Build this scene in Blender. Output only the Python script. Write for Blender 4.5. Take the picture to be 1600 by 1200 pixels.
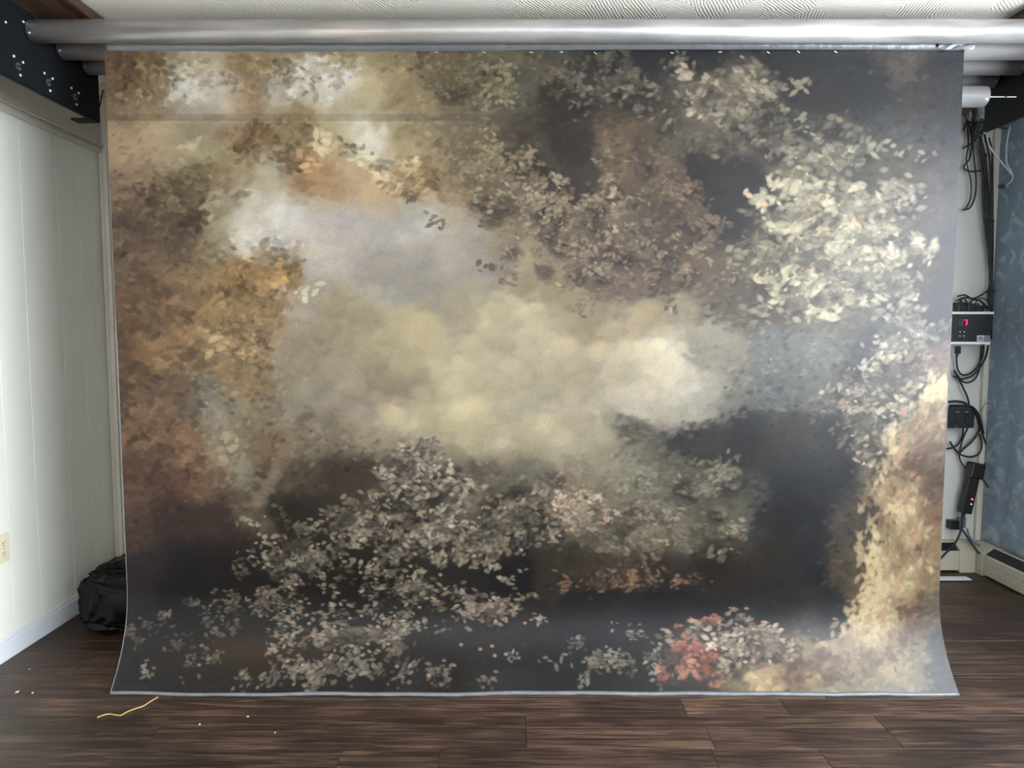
import bpy, bmesh, math, random
import numpy as np
from mathutils import Vector, Matrix, noise as mnoise

random.seed(7)
rng = np.random.default_rng(11)
for o in list(bpy.data.objects):
    bpy.data.objects.remove(o, do_unlink=True)
scene = bpy.context.scene
COL = scene.collection

# ------------------------------------------------------------------ camera
F_PX = 1100.0
PITCH = math.radians(4.26)
CAM_Z = 1.305
cam_d = bpy.data.cameras.new('camera')
cam_d.sensor_fit = 'HORIZONTAL'
cam_d.sensor_width = 36.0
cam_d.lens = F_PX / 1600.0 * 36.0
cam_d.clip_start = 0.05
cam = bpy.data.objects.new('camera', cam_d)
cam.location = (0, 0, CAM_Z)
cam.rotation_euler = (math.pi / 2 - PITCH, 0, 0)
COL.objects.link(cam)
scene.camera = cam

# ------------------------------------------------------------------ view, world
vs = scene.view_settings
vs.view_transform = 'Standard'
vs.look = 'None'
vs.gamma = 1.0
vs.use_curve_mapping = False
vs.exposure = 0.0
world = bpy.data.worlds.new('world')
scene.world = world
world.use_nodes = True
wbg = world.node_tree.nodes['Background']
wbg.inputs[0].default_value = (0.72, 0.85, 1.0, 1)
wbg.inputs[1].default_value = 1.0

# strength of the daylight from the side window and the added rear one
WINDOW_SIDE = 25.0      # right-hand window, beside the backdrop stand
FILL_REAR = 2.8       # window added behind the camera as frontal fill light
LAMP_WARM = 9.0

# ------------------------------------------------------------------ helpers
def lin(c):
    return tuple(((v / 255) / 12.92 if v / 255 <= 0.04045 else ((v / 255 + 0.055) / 1.055) ** 2.4) for v in c)

def P(x, y, d):
    """world point on the plane Y = d that projects at (x, y) in the 1600x1200 frame"""
    a = (x - 800) / F_PX; b = (600 - y) / F_PX
    dy = math.cos(PITCH) + b * math.sin(PITCH)
    dz = -math.sin(PITCH) + b * math.cos(PITCH)
    k = d / dy
    return Vector((a * k, d, CAM_Z + dz * k))

def PF(x, y, z=0.0):
    """world point on the horizontal plane Z = z"""
    a = (x - 800) / F_PX; b = (600 - y) / F_PX
    dy = math.cos(PITCH) + b * math.sin(PITCH)
    dz = -math.sin(PITCH) + b * math.cos(PITCH)
    k = (z - CAM_Z) / dz
    return Vector((a * k, dy * k, z))

def obj(name, me, mat, parent=None, smooth=False):
    if isinstance(me, bmesh.types.BMesh):
        m = bpy.data.meshes.new(name); me.to_mesh(m); me.free(); me = m
    o = bpy.data.objects.new(name, me)
    COL.objects.link(o)
    if mat is not None and not me.materials:
        me.materials.append(mat)
    if parent is not None:
        o.parent = parent
    if smooth:
        me.polygons.foreach_set('use_smooth', [True] * len(me.polygons))
    return o

def tag(o, label, cat=None, group=None, kind=None):
    o['label'] = label
    if cat: o['category'] = cat
    if group: o['group'] = group
    if kind: o['kind'] = kind
    return o

def thing(name, label, cat, loc=(0, 0, 0), rot=(0, 0, 0), group=None):
    o = bpy.data.objects.new(name, None)
    o.empty_display_size = 0.1
    COL.objects.link(o)
    o.location = loc; o.rotation_euler = rot
    return tag(o, label, cat, group)

def add_box(bm, x0, x1, y0, y1, z0, z1, bevel=0.0, seg=1):
    r = bmesh.ops.create_cube(bm, size=1.0)
    vs_ = r['verts']
    for v in vs_:
        v.co = Vector((x0 + (v.co.x + .5) * (x1 - x0), y0 + (v.co.y + .5) * (y1 - y0), z0 + (v.co.z + .5) * (z1 - z0)))
    if bevel:
        es = {e for v in vs_ for e in v.link_edges}
        bmesh.ops.bevel(bm, geom=list(es), offset=bevel, segments=seg, affect='EDGES', profile=0.6)

def boxm(x0, x1, y0, y1, z0, z1, bevel=0.0, seg=1):
    bm = bmesh.new(); add_box(bm, min(x0, x1), max(x0, x1), min(y0, y1), max(y0, y1), min(z0, z1), max(z0, z1), bevel, seg); return bm

def spline(pts, n=8):
    pts = [Vector(p) for p in pts]
    if len(pts) < 3: return pts
    ext = [pts[0] * 2 - pts[1]] + pts + [pts[-1] * 2 - pts[-2]]
    out = []
    for i in range(1, len(ext) - 2):
        p0, p1, p2, p3 = ext[i - 1:i + 3]
        for k in range(n):
            t = k / n
            out.append(0.5 * ((2 * p1) + (p2 - p0) * t + (2 * p0 - 5 * p1 + 4 * p2 - p3) * t * t + (3 * p1 - p0 - 3 * p2 + p3) * t ** 3))
    out.append(pts[-1])
    return out

def tubem(pts, r, sides=8, smooth_n=8, rad=None, bm=None):
    ps = spline(pts, smooth_n) if smooth_n else [Vector(p) for p in pts]
    own = bm is None
    if own: bm = bmesh.new()
    rings = []
    up = None
    for i, p in enumerate(ps):
        t = (ps[min(i + 1, len(ps) - 1)] - ps[max(i - 1, 0)])
        if t.length < 1e-9: t = Vector((0, 0, 1))
        t.normalize()
        if up is None:
            up = t.orthogonal().normalized()
        else:
            up = (up - t * up.dot(t))
            up = up.normalized() if up.length > 1e-6 else t.orthogonal().normalized()
        side = t.cross(up)
        rr = r if rad is None else rad(i / (len(ps) - 1))
        rings.append([bm.verts.new(p + (up * math.cos(a) + side * math.sin(a)) * rr) for a in [2 * math.pi * k / sides for k in range(sides)]])
    for a, b in zip(rings, rings[1:]):
        for k in range(sides):
            bm.faces.new((a[k], a[(k + 1) % sides], b[(k + 1) % sides], b[k]))
    bm.faces.new(list(reversed(rings[0]))); bm.faces.new(rings[-1])
    bmesh.ops.recalc_face_normals(bm, faces=bm.faces)
    return bm

def cyl(p0, p1, r, sides=24, bm=None, r1=None):
    return tubem([p0, p1], r, sides, 0, (lambda t: r + ((r1 if r1 is not None else r) - r) * t), bm)

# ------------------------------------------------------------------ materials
MATS = {}
def mat(name, col, rough=0.5, metal=0.0, spec=0.5, bump=None, var=None, emit=None, coat=0.0):
    """col in sRGB 0-255; bump=(scale, strength, detail); var=(scale, amount) mottles the colour"""
    m = bpy.data.materials.new(name); m.use_nodes = True
    nt = m.node_tree; b = nt.nodes['Principled BSDF']
    c = lin(col)
    b.inputs['Base Color'].default_value = (*c, 1)
    b.inputs['Roughness'].default_value = rough
    b.inputs['Metallic'].default_value = metal
    b.inputs['Specular IOR Level'].default_value = spec
    if coat: b.inputs['Coat Weight'].default_value = coat
    tc = nt.nodes.new('ShaderNodeTexCoord')
    if var:
        n = nt.nodes.new('ShaderNodeTexNoise'); n.inputs['Scale'].default_value = var[0]; n.inputs['Detail'].default_value = 6
        nt.links.new(tc.outputs['Object'], n.inputs['Vector'])
        r = nt.nodes.new('ShaderNodeMapRange'); r.inputs[1].default_value = 0.3; r.inputs[2].default_value = 0.7
        r.inputs[3].default_value = 1 - var[1]; r.inputs[4].default_value = 1 + var[1]
        nt.links.new(n.outputs['Fac'], r.inputs[0])
        mx = nt.nodes.new('ShaderNodeMix'); mx.data_type = 'RGBA'; mx.blend_type = 'MULTIPLY'; mx.inputs[0].default_value = 1
        mx.inputs[6].default_value = (*c, 1)
        nt.links.new(r.outputs[0], mx.inputs[7]); nt.links.new(mx.outputs[2], b.inputs['Base Color'])
    if bump:
        n = nt.nodes.new('ShaderNodeTexNoise'); n.inputs['Scale'].default_value = bump[0]; n.inputs['Detail'].default_value = bump[2]
        nt.links.new(tc.outputs['Object'], n.inputs['Vector'])
        bp = nt.nodes.new('ShaderNodeBump'); bp.inputs['Strength'].default_value = bump[1]; bp.inputs['Distance'].default_value = 0.01
        nt.links.new(n.outputs['Fac'], bp.inputs['Height']); nt.links.new(bp.outputs[0], b.inputs['Normal'])
    if emit:
        b.inputs['Emission Color'].default_value = (*lin(emit[0]), 1); b.inputs['Emission Strength'].default_value = emit[1]
    MATS[name] = m
    return m

mat('wall_paint', (226, 228, 216), 0.42, bump=(60, 0.04, 3), var=(1.3, 0.03))
mat('wall_groove_lit', (240, 241, 236), 0.5)  # paler than the panels: light caught by the grooves, put into the colour
mat('header_paint', (198, 195, 182), 0.45, var=(2, 0.05))
mat('moulding_paint', (196, 193, 180), 0.4, var=(3, 0.04))
mat('casing_paint', (200, 199, 186), 0.35, var=(3, 0.03))
mat('baseboard_paint', (216, 222, 226), 0.35)
mat('back_wall_paint', (204, 206, 200), 0.5, bump=(40, 0.05, 3), var=(1.5, 0.05))
mat('heater_paint', (182, 178, 160), 0.45, var=(3, 0.05))
mat('heater_slot', (26, 28, 30), 0.5)
mat('black_steel', (11, 14, 18), 0.6, spec=0.2, var=(5, 0.15))
mat('bright_screw', (238, 238, 232), 0.3, 0.3, emit=None)
mat('socket_steel', (112, 112, 108), 0.4, 0.7)
mat('black_plastic', (22, 24, 27), 0.45, var=(20, 0.1))
mat('cable_rubber', (24, 27, 31), 0.5)
mat('pale_cord', (150, 156, 160), 0.4)
mat('white_plastic', (214, 220, 220), 0.4)
mat('outlet_cream', (214, 206, 176), 0.4)
mat('outlet_slot', (60, 54, 44), 0.6)
mat('tape_grey', (80, 84, 86), 0.32, bump=(26, 0.5, 4), var=(6, 0.08))
mat('hem_pale', (98, 102, 105), 0.4, var=(30, 0.15))
mat('cloth_back', (214, 214, 210), 0.7)
mat('staple_metal', (225, 225, 220), 0.25, 0.6)
mat('bag_plastic', (4, 5, 7), 0.3, spec=0.14, bump=(18, 0.15, 2))
mat('straw', (206, 168, 112), 0.4)
mat('fleck', (205, 200, 190), 0.6)
mat('chain_grey', (150, 152, 148), 0.4)
mat('sticker_pale', (176, 182, 184), 0.5)
mat('sticker_grey', (110, 120, 126), 0.5)
mat('ink_dark', (40, 42, 48), 0.6)
mat('ink_red', (140, 60, 60), 0.6)
mat('display_dark', (50, 40, 46), 0.3)
mat('digit_off', (92, 84, 90), 0.5)
mat('digit_on', (255, 60, 90), 0.5, emit=((255, 60, 96), 1.6))
mat('led_red', (255, 80, 110), 0.5, emit=((255, 70, 120), 3.0))
mat('led_white', (235, 240, 245), 0.4, emit=((230, 240, 255), 0.8))
mat('lamp_metal', (40, 38, 36), 0.4, 0.8)
mat('lamp_shade', (225, 205, 165), 0.8)
mat('lamp_bulb', (255, 200, 120), 0.5, emit=((255, 168, 70), 400.0))
mat('window_frame', (225, 228, 228), 0.4)
mat('axle_steel', (150, 154, 156), 0.45, 0.8)
mat('window_day_side', (200, 220, 255), 0.5, emit=((238, 243, 252), WINDOW_SIDE))
mat('window_fill_rear', (215, 228, 255), 0.5, emit=((250, 249, 246), FILL_REAR))

def nodes(name):
    m = bpy.data.materials.new(name); m.use_nodes = True
    MATS[name] = m
    return m, m.node_tree, m.node_tree.nodes['Principled BSDF']

def link(nt, a, b): nt.links.new(a, b)

# plaster ceiling: combed swirls
m, nt, b = nodes('plaster_ceiling')
b.inputs['Base Color'].default_value = (*lin((210, 208, 197)), 1); b.inputs['Roughness'].default_value = 0.7
tc = nt.nodes.new('ShaderNodeTexCoord')
vor = nt.nodes.new('ShaderNodeTexVoronoi'); vor.inputs['Scale'].default_value = 7
link(nt, tc.outputs['Object'], vor.inputs['Vector'])
rot = nt.nodes.new('ShaderNodeVectorRotate'); rot.rotation_type = 'Z_AXIS'
sep = nt.nodes.new('ShaderNodeSeparateColor'); link(nt, vor.outputs['Color'], sep.inputs[0])
ml = nt.nodes.new('ShaderNodeMath'); ml.operation = 'MULTIPLY'; ml.inputs[1].default_value = 1.6
link(nt, sep.outputs[0], ml.inputs[0])
link(nt, tc.outputs['Object'], rot.inputs['Vector']); link(nt, ml.outputs[0], rot.inputs['Angle'])
wv = nt.nodes.new('ShaderNodeTexWave'); wv.inputs['Scale'].default_value = 28; wv.inputs['Distortion'].default_value = 3; wv.inputs['Detail'].default_value = 3
link(nt, rot.outputs[0], wv.inputs['Vector'])
nz = nt.nodes.new('ShaderNodeTexNoise'); nz.inputs['Scale'].default_value = 90; nz.inputs['Detail'].default_value = 5
link(nt, tc.outputs['Object'], nz.inputs['Vector'])
ad = nt.nodes.new('ShaderNodeMath'); ad.operation = 'ADD'; link(nt, wv.outputs['Fac'], ad.inputs[0]); link(nt, nz.outputs['Fac'], ad.inputs[1])
bp = nt.nodes.new('ShaderNodeBump'); bp.inputs['Strength'].default_value = 0.4; bp.inputs['Distance'].default_value = 0.003
link(nt, ad.outputs[0], bp.inputs['Height']); link(nt, bp.outputs[0], b.inputs['Normal'])

# brushed aluminium tube
m, nt, b = nodes('tube_aluminium')
b.inputs['Metallic'].default_value = 0.55
tc = nt.nodes.new('ShaderNodeTexCoord')
mp = nt.nodes.new('ShaderNodeMapping'); mp.inputs['Scale'].default_value = (1.6, 9, 9); link(nt, tc.outputs['Object'], mp.inputs[0])
nz = nt.nodes.new('ShaderNodeTexNoise'); nz.inputs['Scale'].default_value = 2.4; nz.inputs['Detail'].default_value = 7; link(nt, mp.outputs[0], nz.inputs['Vector'])
cr = nt.nodes.new('ShaderNodeValToRGB')
cr.color_ramp.elements[0].position = 0.3; cr.color_ramp.elements[0].color = (*lin((130, 130, 129)), 1)
cr.color_ramp.elements[1].position = 0.65; cr.color_ramp.elements[1].color = (*lin((164, 163, 160)), 1)
link(nt, nz.outputs['Fac'], cr.inputs[0]); link(nt, cr.outputs[0], b.inputs['Base Color'])
mr = nt.nodes.new('ShaderNodeMapRange'); mr.inputs[3].default_value = 0.26; mr.inputs[4].default_value = 0.46
link(nt, nz.outputs['Fac'], mr.inputs[0]); link(nt, mr.outputs[0], b.inputs['Roughness'])

# wood: floor planks and the stained ceiling boards
def wood(name, dark, mid, light, rough0, rough1, axis_scale, seam=0.55, rnd=0.55):
    m, nt, b = nodes(name)
    tc = nt.nodes.new('ShaderNodeTexCoord'); oi = nt.nodes.new('ShaderNodeObjectInfo')
    off = nt.nodes.new('ShaderNodeVectorMath'); off.operation = 'SCALE'; off.inputs[0].default_value = (37, 91, 13)
    link(nt, oi.outputs['Random'], off.inputs['Scale'])
    av = nt.nodes.new('ShaderNodeVectorMath'); av.operation = 'ADD'
    link(nt, tc.outputs['Object'], av.inputs[0]); link(nt, off.outputs[0], av.inputs[1])
    mp = nt.nodes.new('ShaderNodeMapping'); mp.inputs['Scale'].default_value = axis_scale; link(nt, av.outputs[0], mp.inputs[0])
    n1 = nt.nodes.new('ShaderNodeTexNoise'); n1.inputs['Scale'].default_value = 1.0; n1.inputs['Detail'].default_value = 9; n1.inputs['Roughness'].default_value = 0.62; n1.inputs['Distortion'].default_value = 1.2
    link(nt, mp.outputs[0], n1.inputs['Vector'])
    n2 = nt.nodes.new('ShaderNodeTexNoise'); n2.inputs['Scale'].default_value = 3.2; n2.inputs['Detail'].default_value = 3
    link(nt, av.outputs[0], n2.inputs['Vector'])
    cr = nt.nodes.new('ShaderNodeValToRGB'); e = cr.color_ramp.elements
    e[0].position = 0.36; e[0].color = (*lin(dark), 1)
    e[1].position = 0.65; e[1].color = (*lin(light), 1)
    k = e.new(0.5); k.color = (*lin(mid), 1)
    mixf = nt.nodes.new('ShaderNodeMix'); mixf.data_type = 'FLOAT'; mixf.inputs[0].default_value = 0.36
    link(nt, n1.outputs['Fac'], mixf.inputs[2]); link(nt, n2.outputs['Fac'], mixf.inputs[3])
    link(nt, mixf.outputs[0], cr.inputs[0])
    mr = nt.nodes.new('ShaderNodeMapRange'); mr.inputs[3].default_value = 1 - rnd * 0.5; mr.inputs[4].default_value = 1 + rnd * 0.5
    link(nt, oi.outputs['Random'], mr.inputs[0])
    mx = nt.nodes.new('ShaderNodeMix'); mx.data_type = 'RGBA'; mx.blend_type = 'MULTIPLY'; mx.inputs[0].default_value = 1
    link(nt, cr.outputs[0], mx.inputs[6]); link(nt, mr.outputs[0], mx.inputs[7])
    link(nt, mx.outputs[2], b.inputs['Base Color'])
    rr = nt.nodes.new('ShaderNodeMapRange'); rr.inputs[1].default_value = 0.3; rr.inputs[2].default_value = 0.7; rr.inputs[3].default_value = rough0; rr.inputs[4].default_value = rough1
    link(nt, n1.outputs['Fac'], rr.inputs[0]); link(nt, rr.outputs[0], b.inputs['Roughness'])
    bp = nt.nodes.new('ShaderNodeBump'); bp.inputs['Strength'].default_value = 0.3; bp.inputs['Distance'].default_value = 0.003
    link(nt, n1.outputs['Fac'], bp.inputs['Height']); link(nt, bp.outputs[0], b.inputs['Normal'])
    return m
wood('floor_wood', (26, 17, 13), (53, 38, 30), (98, 77, 61), 0.42, 0.62, (3.4, 64, 64))
wood('board_wood', (38, 26, 20), (62, 42, 31), (104, 76, 54), 0.4, 0.6, (30, 2.5, 30))
mat('floor_gap', (26, 20, 17), 0.7)

# dark flowered curtain, with bluish glare haze mixed into its cloth colours
m, nt, b = nodes('curtain_cloth')
tc = nt.nodes.new('ShaderNodeTexCoord')
n1 = nt.nodes.new('ShaderNodeTexNoise'); n1.inputs['Scale'].default_value = 9; n1.inputs['Detail'].default_value = 8; n1.inputs['Distortion'].default_value = 1.5
link(nt, tc.outputs['Object'], n1.inputs['Vector'])
n2 = nt.nodes.new('ShaderNodeTexVoronoi'); n2.inputs['Scale'].default_value = 26; link(nt, tc.outputs['Object'], n2.inputs['Vector'])
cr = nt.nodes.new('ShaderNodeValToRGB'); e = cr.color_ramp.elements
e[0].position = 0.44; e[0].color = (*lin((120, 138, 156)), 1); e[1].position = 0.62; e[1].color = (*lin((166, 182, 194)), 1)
mxf = nt.nodes.new('ShaderNodeMath'); mxf.operation = 'MULTIPLY_ADD'; mxf.inputs[1].default_value = -0.12
link(nt, n2.outputs['Distance'], mxf.inputs[0]); link(nt, n1.outputs['Fac'], mxf.inputs[2])
link(nt, mxf.outputs[0], cr.inputs[0]); link(nt, cr.outputs[0], b.inputs['Base Color'])
b.inputs['Roughness'].default_value = 0.7
b.inputs['Sheen Weight'].default_value = 0.3

# printed vinyl of the backdrop: colour attribute (flat print) + fine weave
m, nt, b = nodes('printed_vinyl')
at = nt.nodes.new('ShaderNodeAttribute'); at.attribute_name = 'print'
tc = nt.nodes.new('ShaderNodeTexCoord')
n1 = nt.nodes.new('ShaderNodeTexNoise'); n1.inputs['Scale'].default_value = 160; n1.inputs['Detail'].default_value = 3; link(nt, tc.outputs['Object'], n1.inputs['Vector'])
mr = nt.nodes.new('ShaderNodeMapRange'); mr.inputs[1].default_value = 0.3; mr.inputs[2].default_value = 0.7; mr.inputs[3].default_value = 0.9; mr.inputs[4].default_value = 1.1
link(nt, n1.outputs['Fac'], mr.inputs[0])
mx = nt.nodes.new('ShaderNodeMix'); mx.data_type = 'RGBA'; mx.blend_type = 'MULTIPLY'; mx.inputs[0].default_value = 1
link(nt, at.outputs['Color'], mx.inputs[6]); link(nt, mr.outputs[0], mx.inputs[7]); link(nt, mx.outputs[2], b.inputs['Base Color'])
b.inputs['Roughness'].default_value = 0.33
b.inputs['Specular IOR Level'].default_value = 0.2
M = MATS

# ------------------------------------------------------------------ room dimensions
CEIL = 2.44
XL, XR = -2.02, 2.60           # left and right wall planes
YB = 3.82                      # back wall
YJ = 3.52                      # face of the boxed-in corner at the back left
YR = -2.6                      # rear wall (behind the camera)

def struct(name, me, m, label, cat):
    return tag(obj(name, me, m), label, cat, kind='structure')

# floor: sub-floor plus separate planks running across the room
floor = struct('floor', boxm(XL - .1, XR + .1, YR - .1, YB + .1, -0.06, -0.012), M['floor_gap'], 'dark brown wood plank floor running across the room', 'floor')
def plank(x0, x1, y0, y1):
    g = 0.0007
    cx, cy = (x0 + x1) / 2, (y0 + y1) / 2
    bm = boxm(x0 + g - cx, x1 - g - cx, y0 + g - cy, y1 - g - cy, -0.0119, 0.0, 0.0006)
    o = obj('plank', bm, M['floor_wood'], floor); o.location = (cx, cy, 0)
    return o
def cuts(y0, y1, cs, x0=XL, x1=XR):
    xs = [x0] + sorted(cs) + [x1]
    for a, b_ in zip(xs, xs[1:]):
        plank(a, b_, y0, y1)
def fx(x, y): return PF(x, y).x
# the rows nearest the lens follow the photograph's seams
cuts(2.308, 2.418, [fx(235, 1105), fx(1068, 1105), fx(1227, 1105)])
xa, xb = fx(822, 1145), fx(1390, 1145)
cuts(2.117, 2.308, [fx(243, 1145)], XL, xa)
cuts(2.236, 2.308, [], xa, xb)
cuts(2.117, 2.236, [fx(1111, 1155)], xa, xb)
cuts(2.117, 2.308, [], xb, XR)
cuts(1.93, 2.117, [fx(530, 1185), fx(686, 1185), fx(1117, 1185), fx(1290, 1185)])
rows = []
y = 2.418
for i, w_ in enumerate([.18, .19, .10, .19, .19, .12, .19, .19, .19]):
    y2 = min(y + w_, YB + .02)
    if y2 - y > .01: rows.append((y, y2))
    y = y2
y = 1.93
while y > YR:
    w_ = random.choice([.19, .19, .12])
    rows.append((max(y - w_, YR - .02), y)); y -= w_
for (y0, y1) in rows:
    x = XL + random.uniform(.3, 1.1); cs = []
    while x < XR - .25:
        cs.append(x); x += random.uniform(.75, 1.3)
    cuts(y0, y1, cs)

# ceiling
struct('ceiling', boxm(XL - .1, XR + .1, YR - .1, YB + .1, CEIL, CEIL + .08), M['plaster_ceiling'], 'off-white combed plaster ceiling above the roller tubes', 'ceiling')

# left wall: painted panels with open grooves between them
wl = struct('wall_left', boxm(XL - .1, XL - .006, YR - .1, YB + .1, -.05, CEIL), M['wall_groove_lit'], 'pale grey-green panelled wall left of the backdrop', 'wall')
edges = [2.0, 2.22, 2.42, 2.60, 2.776, 2.945, 3.175, 3.335, 3.43, 3.515]
y = 2.0
while y > YR:
    y -= random.choice([.10, .16, .2, .23]); edges.insert(0, max(y, YR))
for a, b_ in zip(edges, edges[1:]):
    if b_ - a < .02: continue
    obj('panel', boxm(XL - .006, XL, a + .0016, b_ - .0016, 0.0, 2.19, 0.0012), M['wall_paint'], wl)
struct('trim_1', boxm(XL - .004, XL + .012, YR, YJ + .012, 2.195, CEIL - .002), M['header_paint'], 'grey header board between left wall panels and ceiling', 'trim')
bm = boxm(XL, XL + .022, YR, YJ - .002, 2.172, 2.194, 0.006, 2); add_box(bm, XL, XL + .03, YR, YJ - .002, 2.203, 2.212, .003)
struct('trim_2', bm, M['moulding_paint'], 'slim horizontal moulding along top of left wall panels', 'trim')
bm = boxm(XL, XL + .013, YR, YJ - .001, 0.0, .078, .002); add_box(bm, XL, XL + .009, YR, YJ - .001, .078, .093, .003)
struct('baseboard_left', bm, M['baseboard_paint'], 'white baseboard along foot of left wall', 'baseboard')
# boxed corner at the back left
struct('wall_corner', boxm(XL - .02, -1.55, YJ, YB + .05, 0, CEIL), M['back_wall_paint'], 'cream boxed-in wall corner behind left edge of backdrop', 'wall')
bm = boxm(XL + .002, XL + .042, YJ - .014, YJ, 0, 2.19, .004, 2)
add_box(bm, XL + .012, XL + .022, YJ - .02, YJ - .012, 0, 2.19, .003)
struct('trim_3', bm, M['casing_paint'], 'vertical corner moulding between left wall and backdrop', 'trim')
struct('trim_4', boxm(XL + .042, -1.55, YJ - .01, YJ, 2.19, CEIL - .002), M['header_paint'], 'grey header board above the boxed-in back left corner', 'trim')

# back wall, right wall with window, rear wall with the added fill window
struct('wall_back', boxm(-1.55, XR + .1, YB, YB + .1, -.05, CEIL), M['back_wall_paint'], 'grey-white back wall seen right of the backdrop', 'wall')
WY0, WY1, WZ0, WZ1 = -1.6, 1.98, 0.7, 2.34
bm = boxm(XR, XR + .1, WY1, YB + .1, -.05, CEIL); add_box(bm, XR, XR + .1, YR - .1, WY0, -.05, CEIL)
add_box(bm, XR, XR + .1, WY0, WY1, -.05, WZ0); add_box(bm, XR, XR + .1, WY0, WY1, WZ1, CEIL)
struct('wall_right', bm, M['back_wall_paint'], 'right-hand wall behind the dark flowered curtain', 'wall')
RX0, RX1, RZ0, RZ1 = -1.8, 2.2, 0.7, 2.2
bm = boxm(XL - .1, RX0, YR - .1, YR, -.05, CEIL); add_box(bm, RX1, XR + .1, YR - .1, YR, -.05, CEIL)
add_box(bm, RX0, RX1, YR - .1, YR, -.05, RZ0); add_box(bm, RX0, RX1, YR - .1, YR, RZ1, CEIL)
struct('wall_rear', bm, M['wall_paint'], 'plain painted wall behind the camera', 'wall')

def window(name, label, axis, a0, a1, z0, z1, plane, pane_mat):
    """frame of four rails, one mullion and two panes; axis 'y' = in the right wall, 'x' = in the rear wall"""
    bm = bmesh.new()
    def bar(p0, p1, q0, q1, t0, t1):
        if axis == 'y': add_box(bm, plane + t0, plane + t1, p0, p1, q0, q1, .003)
        else: add_box(bm, p0, p1, plane - t1, plane - t0, q0, q1, .003)
    w_ = .05
    bar(a0 - w_, a1 + w_, z0 - w_, z0, -.012, .06); bar(a0 - w_, a1 + w_, z1, z1 + w_, -.012, .06)
    bar(a0 - w_, a0, z0, z1, -.012, .06); bar(a1, a1 + w_, z0, z1, -.012, .06)
    mid = (a0 + a1) / 2
    bar(mid - .02, mid + .02, z0, z1, .01, .05)
    o = struct(name, bm, M['window_frame'], label, 'window')
    for p0, p1 in ((a0, mid - .02), (mid + .02, a1)):
        if axis == 'y': obj('pane', boxm(plane + .03, plane + .036, p0, p1, z0, z1), pane_mat, o)
        else: obj('pane', boxm(p0, p1, plane - .036, plane - .03, z0, z1), pane_mat, o)
window('window_1', 'bright daylit window in the right wall nearer the camera', 'y', WY0, WY1, WZ0, WZ1, XR, M['window_day_side'])
window('window_fill', 'added wide fill-light window in the wall behind the camera', 'x', RX0, RX1, RZ0, RZ1, YR, M['window_fill_rear'])

# corner trim at the back right
bm = boxm(XR - .052, XR - .004, YB - .022, YB, .16, CEIL, .004, 2); add_box(bm, XR - .03, XR - .024, YB - .027, YB - .02, .16, CEIL, .002)
struct('trim_5', bm, M['casing_paint'], 'vertical corner trim between back wall and dark curtain', 'trim')

# stained boards on the ceiling that carry the roller brackets
tag(obj('ceiling_board', boxm(-1.668, -1.478, 0.6, YJ - .002, 2.405, CEIL - .001, .003), M['board_wood']),
    'brown stained board on the ceiling above the left bracket', 'board')
tag(obj('ceiling_board', boxm(1.80, 2.30, 0.6, YB - .002, 2.405, CEIL - .001, .003), M['board_wood']),
    'brown stained board on the ceiling above the right tube ends', 'board')

# ------------------------------------------------------------------ roller brackets
ROW_TOP = [(2.532, 2.346), (2.695, 2.349), (2.85, 2.349), (3.005, 2.349)]
LOW_Y = [2.30, 2.456, 2.611, 2.766]
def bracket(X, s, label, y0, y1):
    """steel channel; s = +1 faces right (left-hand bracket), -1 faces left"""
    t = thing('roller_bracket', label, 'bracket', (X, y0, 2.152))
    L = y1 - y0; H = 2.404 - 2.152
    obj('plate', boxm(-.004 * s, 0, 0, L, 0, H, .0006), M['black_steel'], t)
    obj('lower_flange', boxm(-.016 * s, -.004 * s, 0, L, -.004, .004, .0006), M['black_steel'], t)
    if s > 0: obj('end_foot', boxm(-.09 * s, -.016 * s, L - .05, L, -.004, .004, .0006), M['black_steel'], t)
    obj('upper_flange', boxm(-.09 * s, -.004 * s, 0, L, H - .004, H, .0006), M['black_steel'], t)
    def screw(y, z, r=.0042):
        obj('screw', cyl((0, y - y0, z - 2.152), (.003 * s, y - y0, z - 2.152), r, 10), M['bright_screw'], t)
    for y in LOW_Y:
        if y < y0 + .05: continue
        for dy, dz in ((-.02, .026), (.024, .022), (.008, -.026)):
            screw(y + dy, 2.2 + dz)
        o = obj('socket', cyl((0, y - y0, .048), (.004 * s, y - y0, .048), .012, 16), M['socket_steel'], t)
        obj('socket_bar', boxm(.0038 * s, .006 * s, y - y0 - .009, y - y0 + .009, .0455, .0505), M['black_steel'], o)
    for y in (2.385, 2.54, 2.695, 2.85):
        if y < y0 + .06: continue
        for dy, dz in ((-.048, .012), (-.03, -.045)) if y > 2.5 else ((-.02, .026), (.02, -.026)):
            if y > 2.5 and dz < 0: continue
            screw(y + dy, 2.349 + dz, .0036)
    return t
bracket(-1.672, 1, 'black steel roller bracket with bright screws at upper left', 1.5, 2.93)
bracket(2.002, -1, 'black steel roller bracket at right ends of tubes', 2.46, 3.06)

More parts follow.
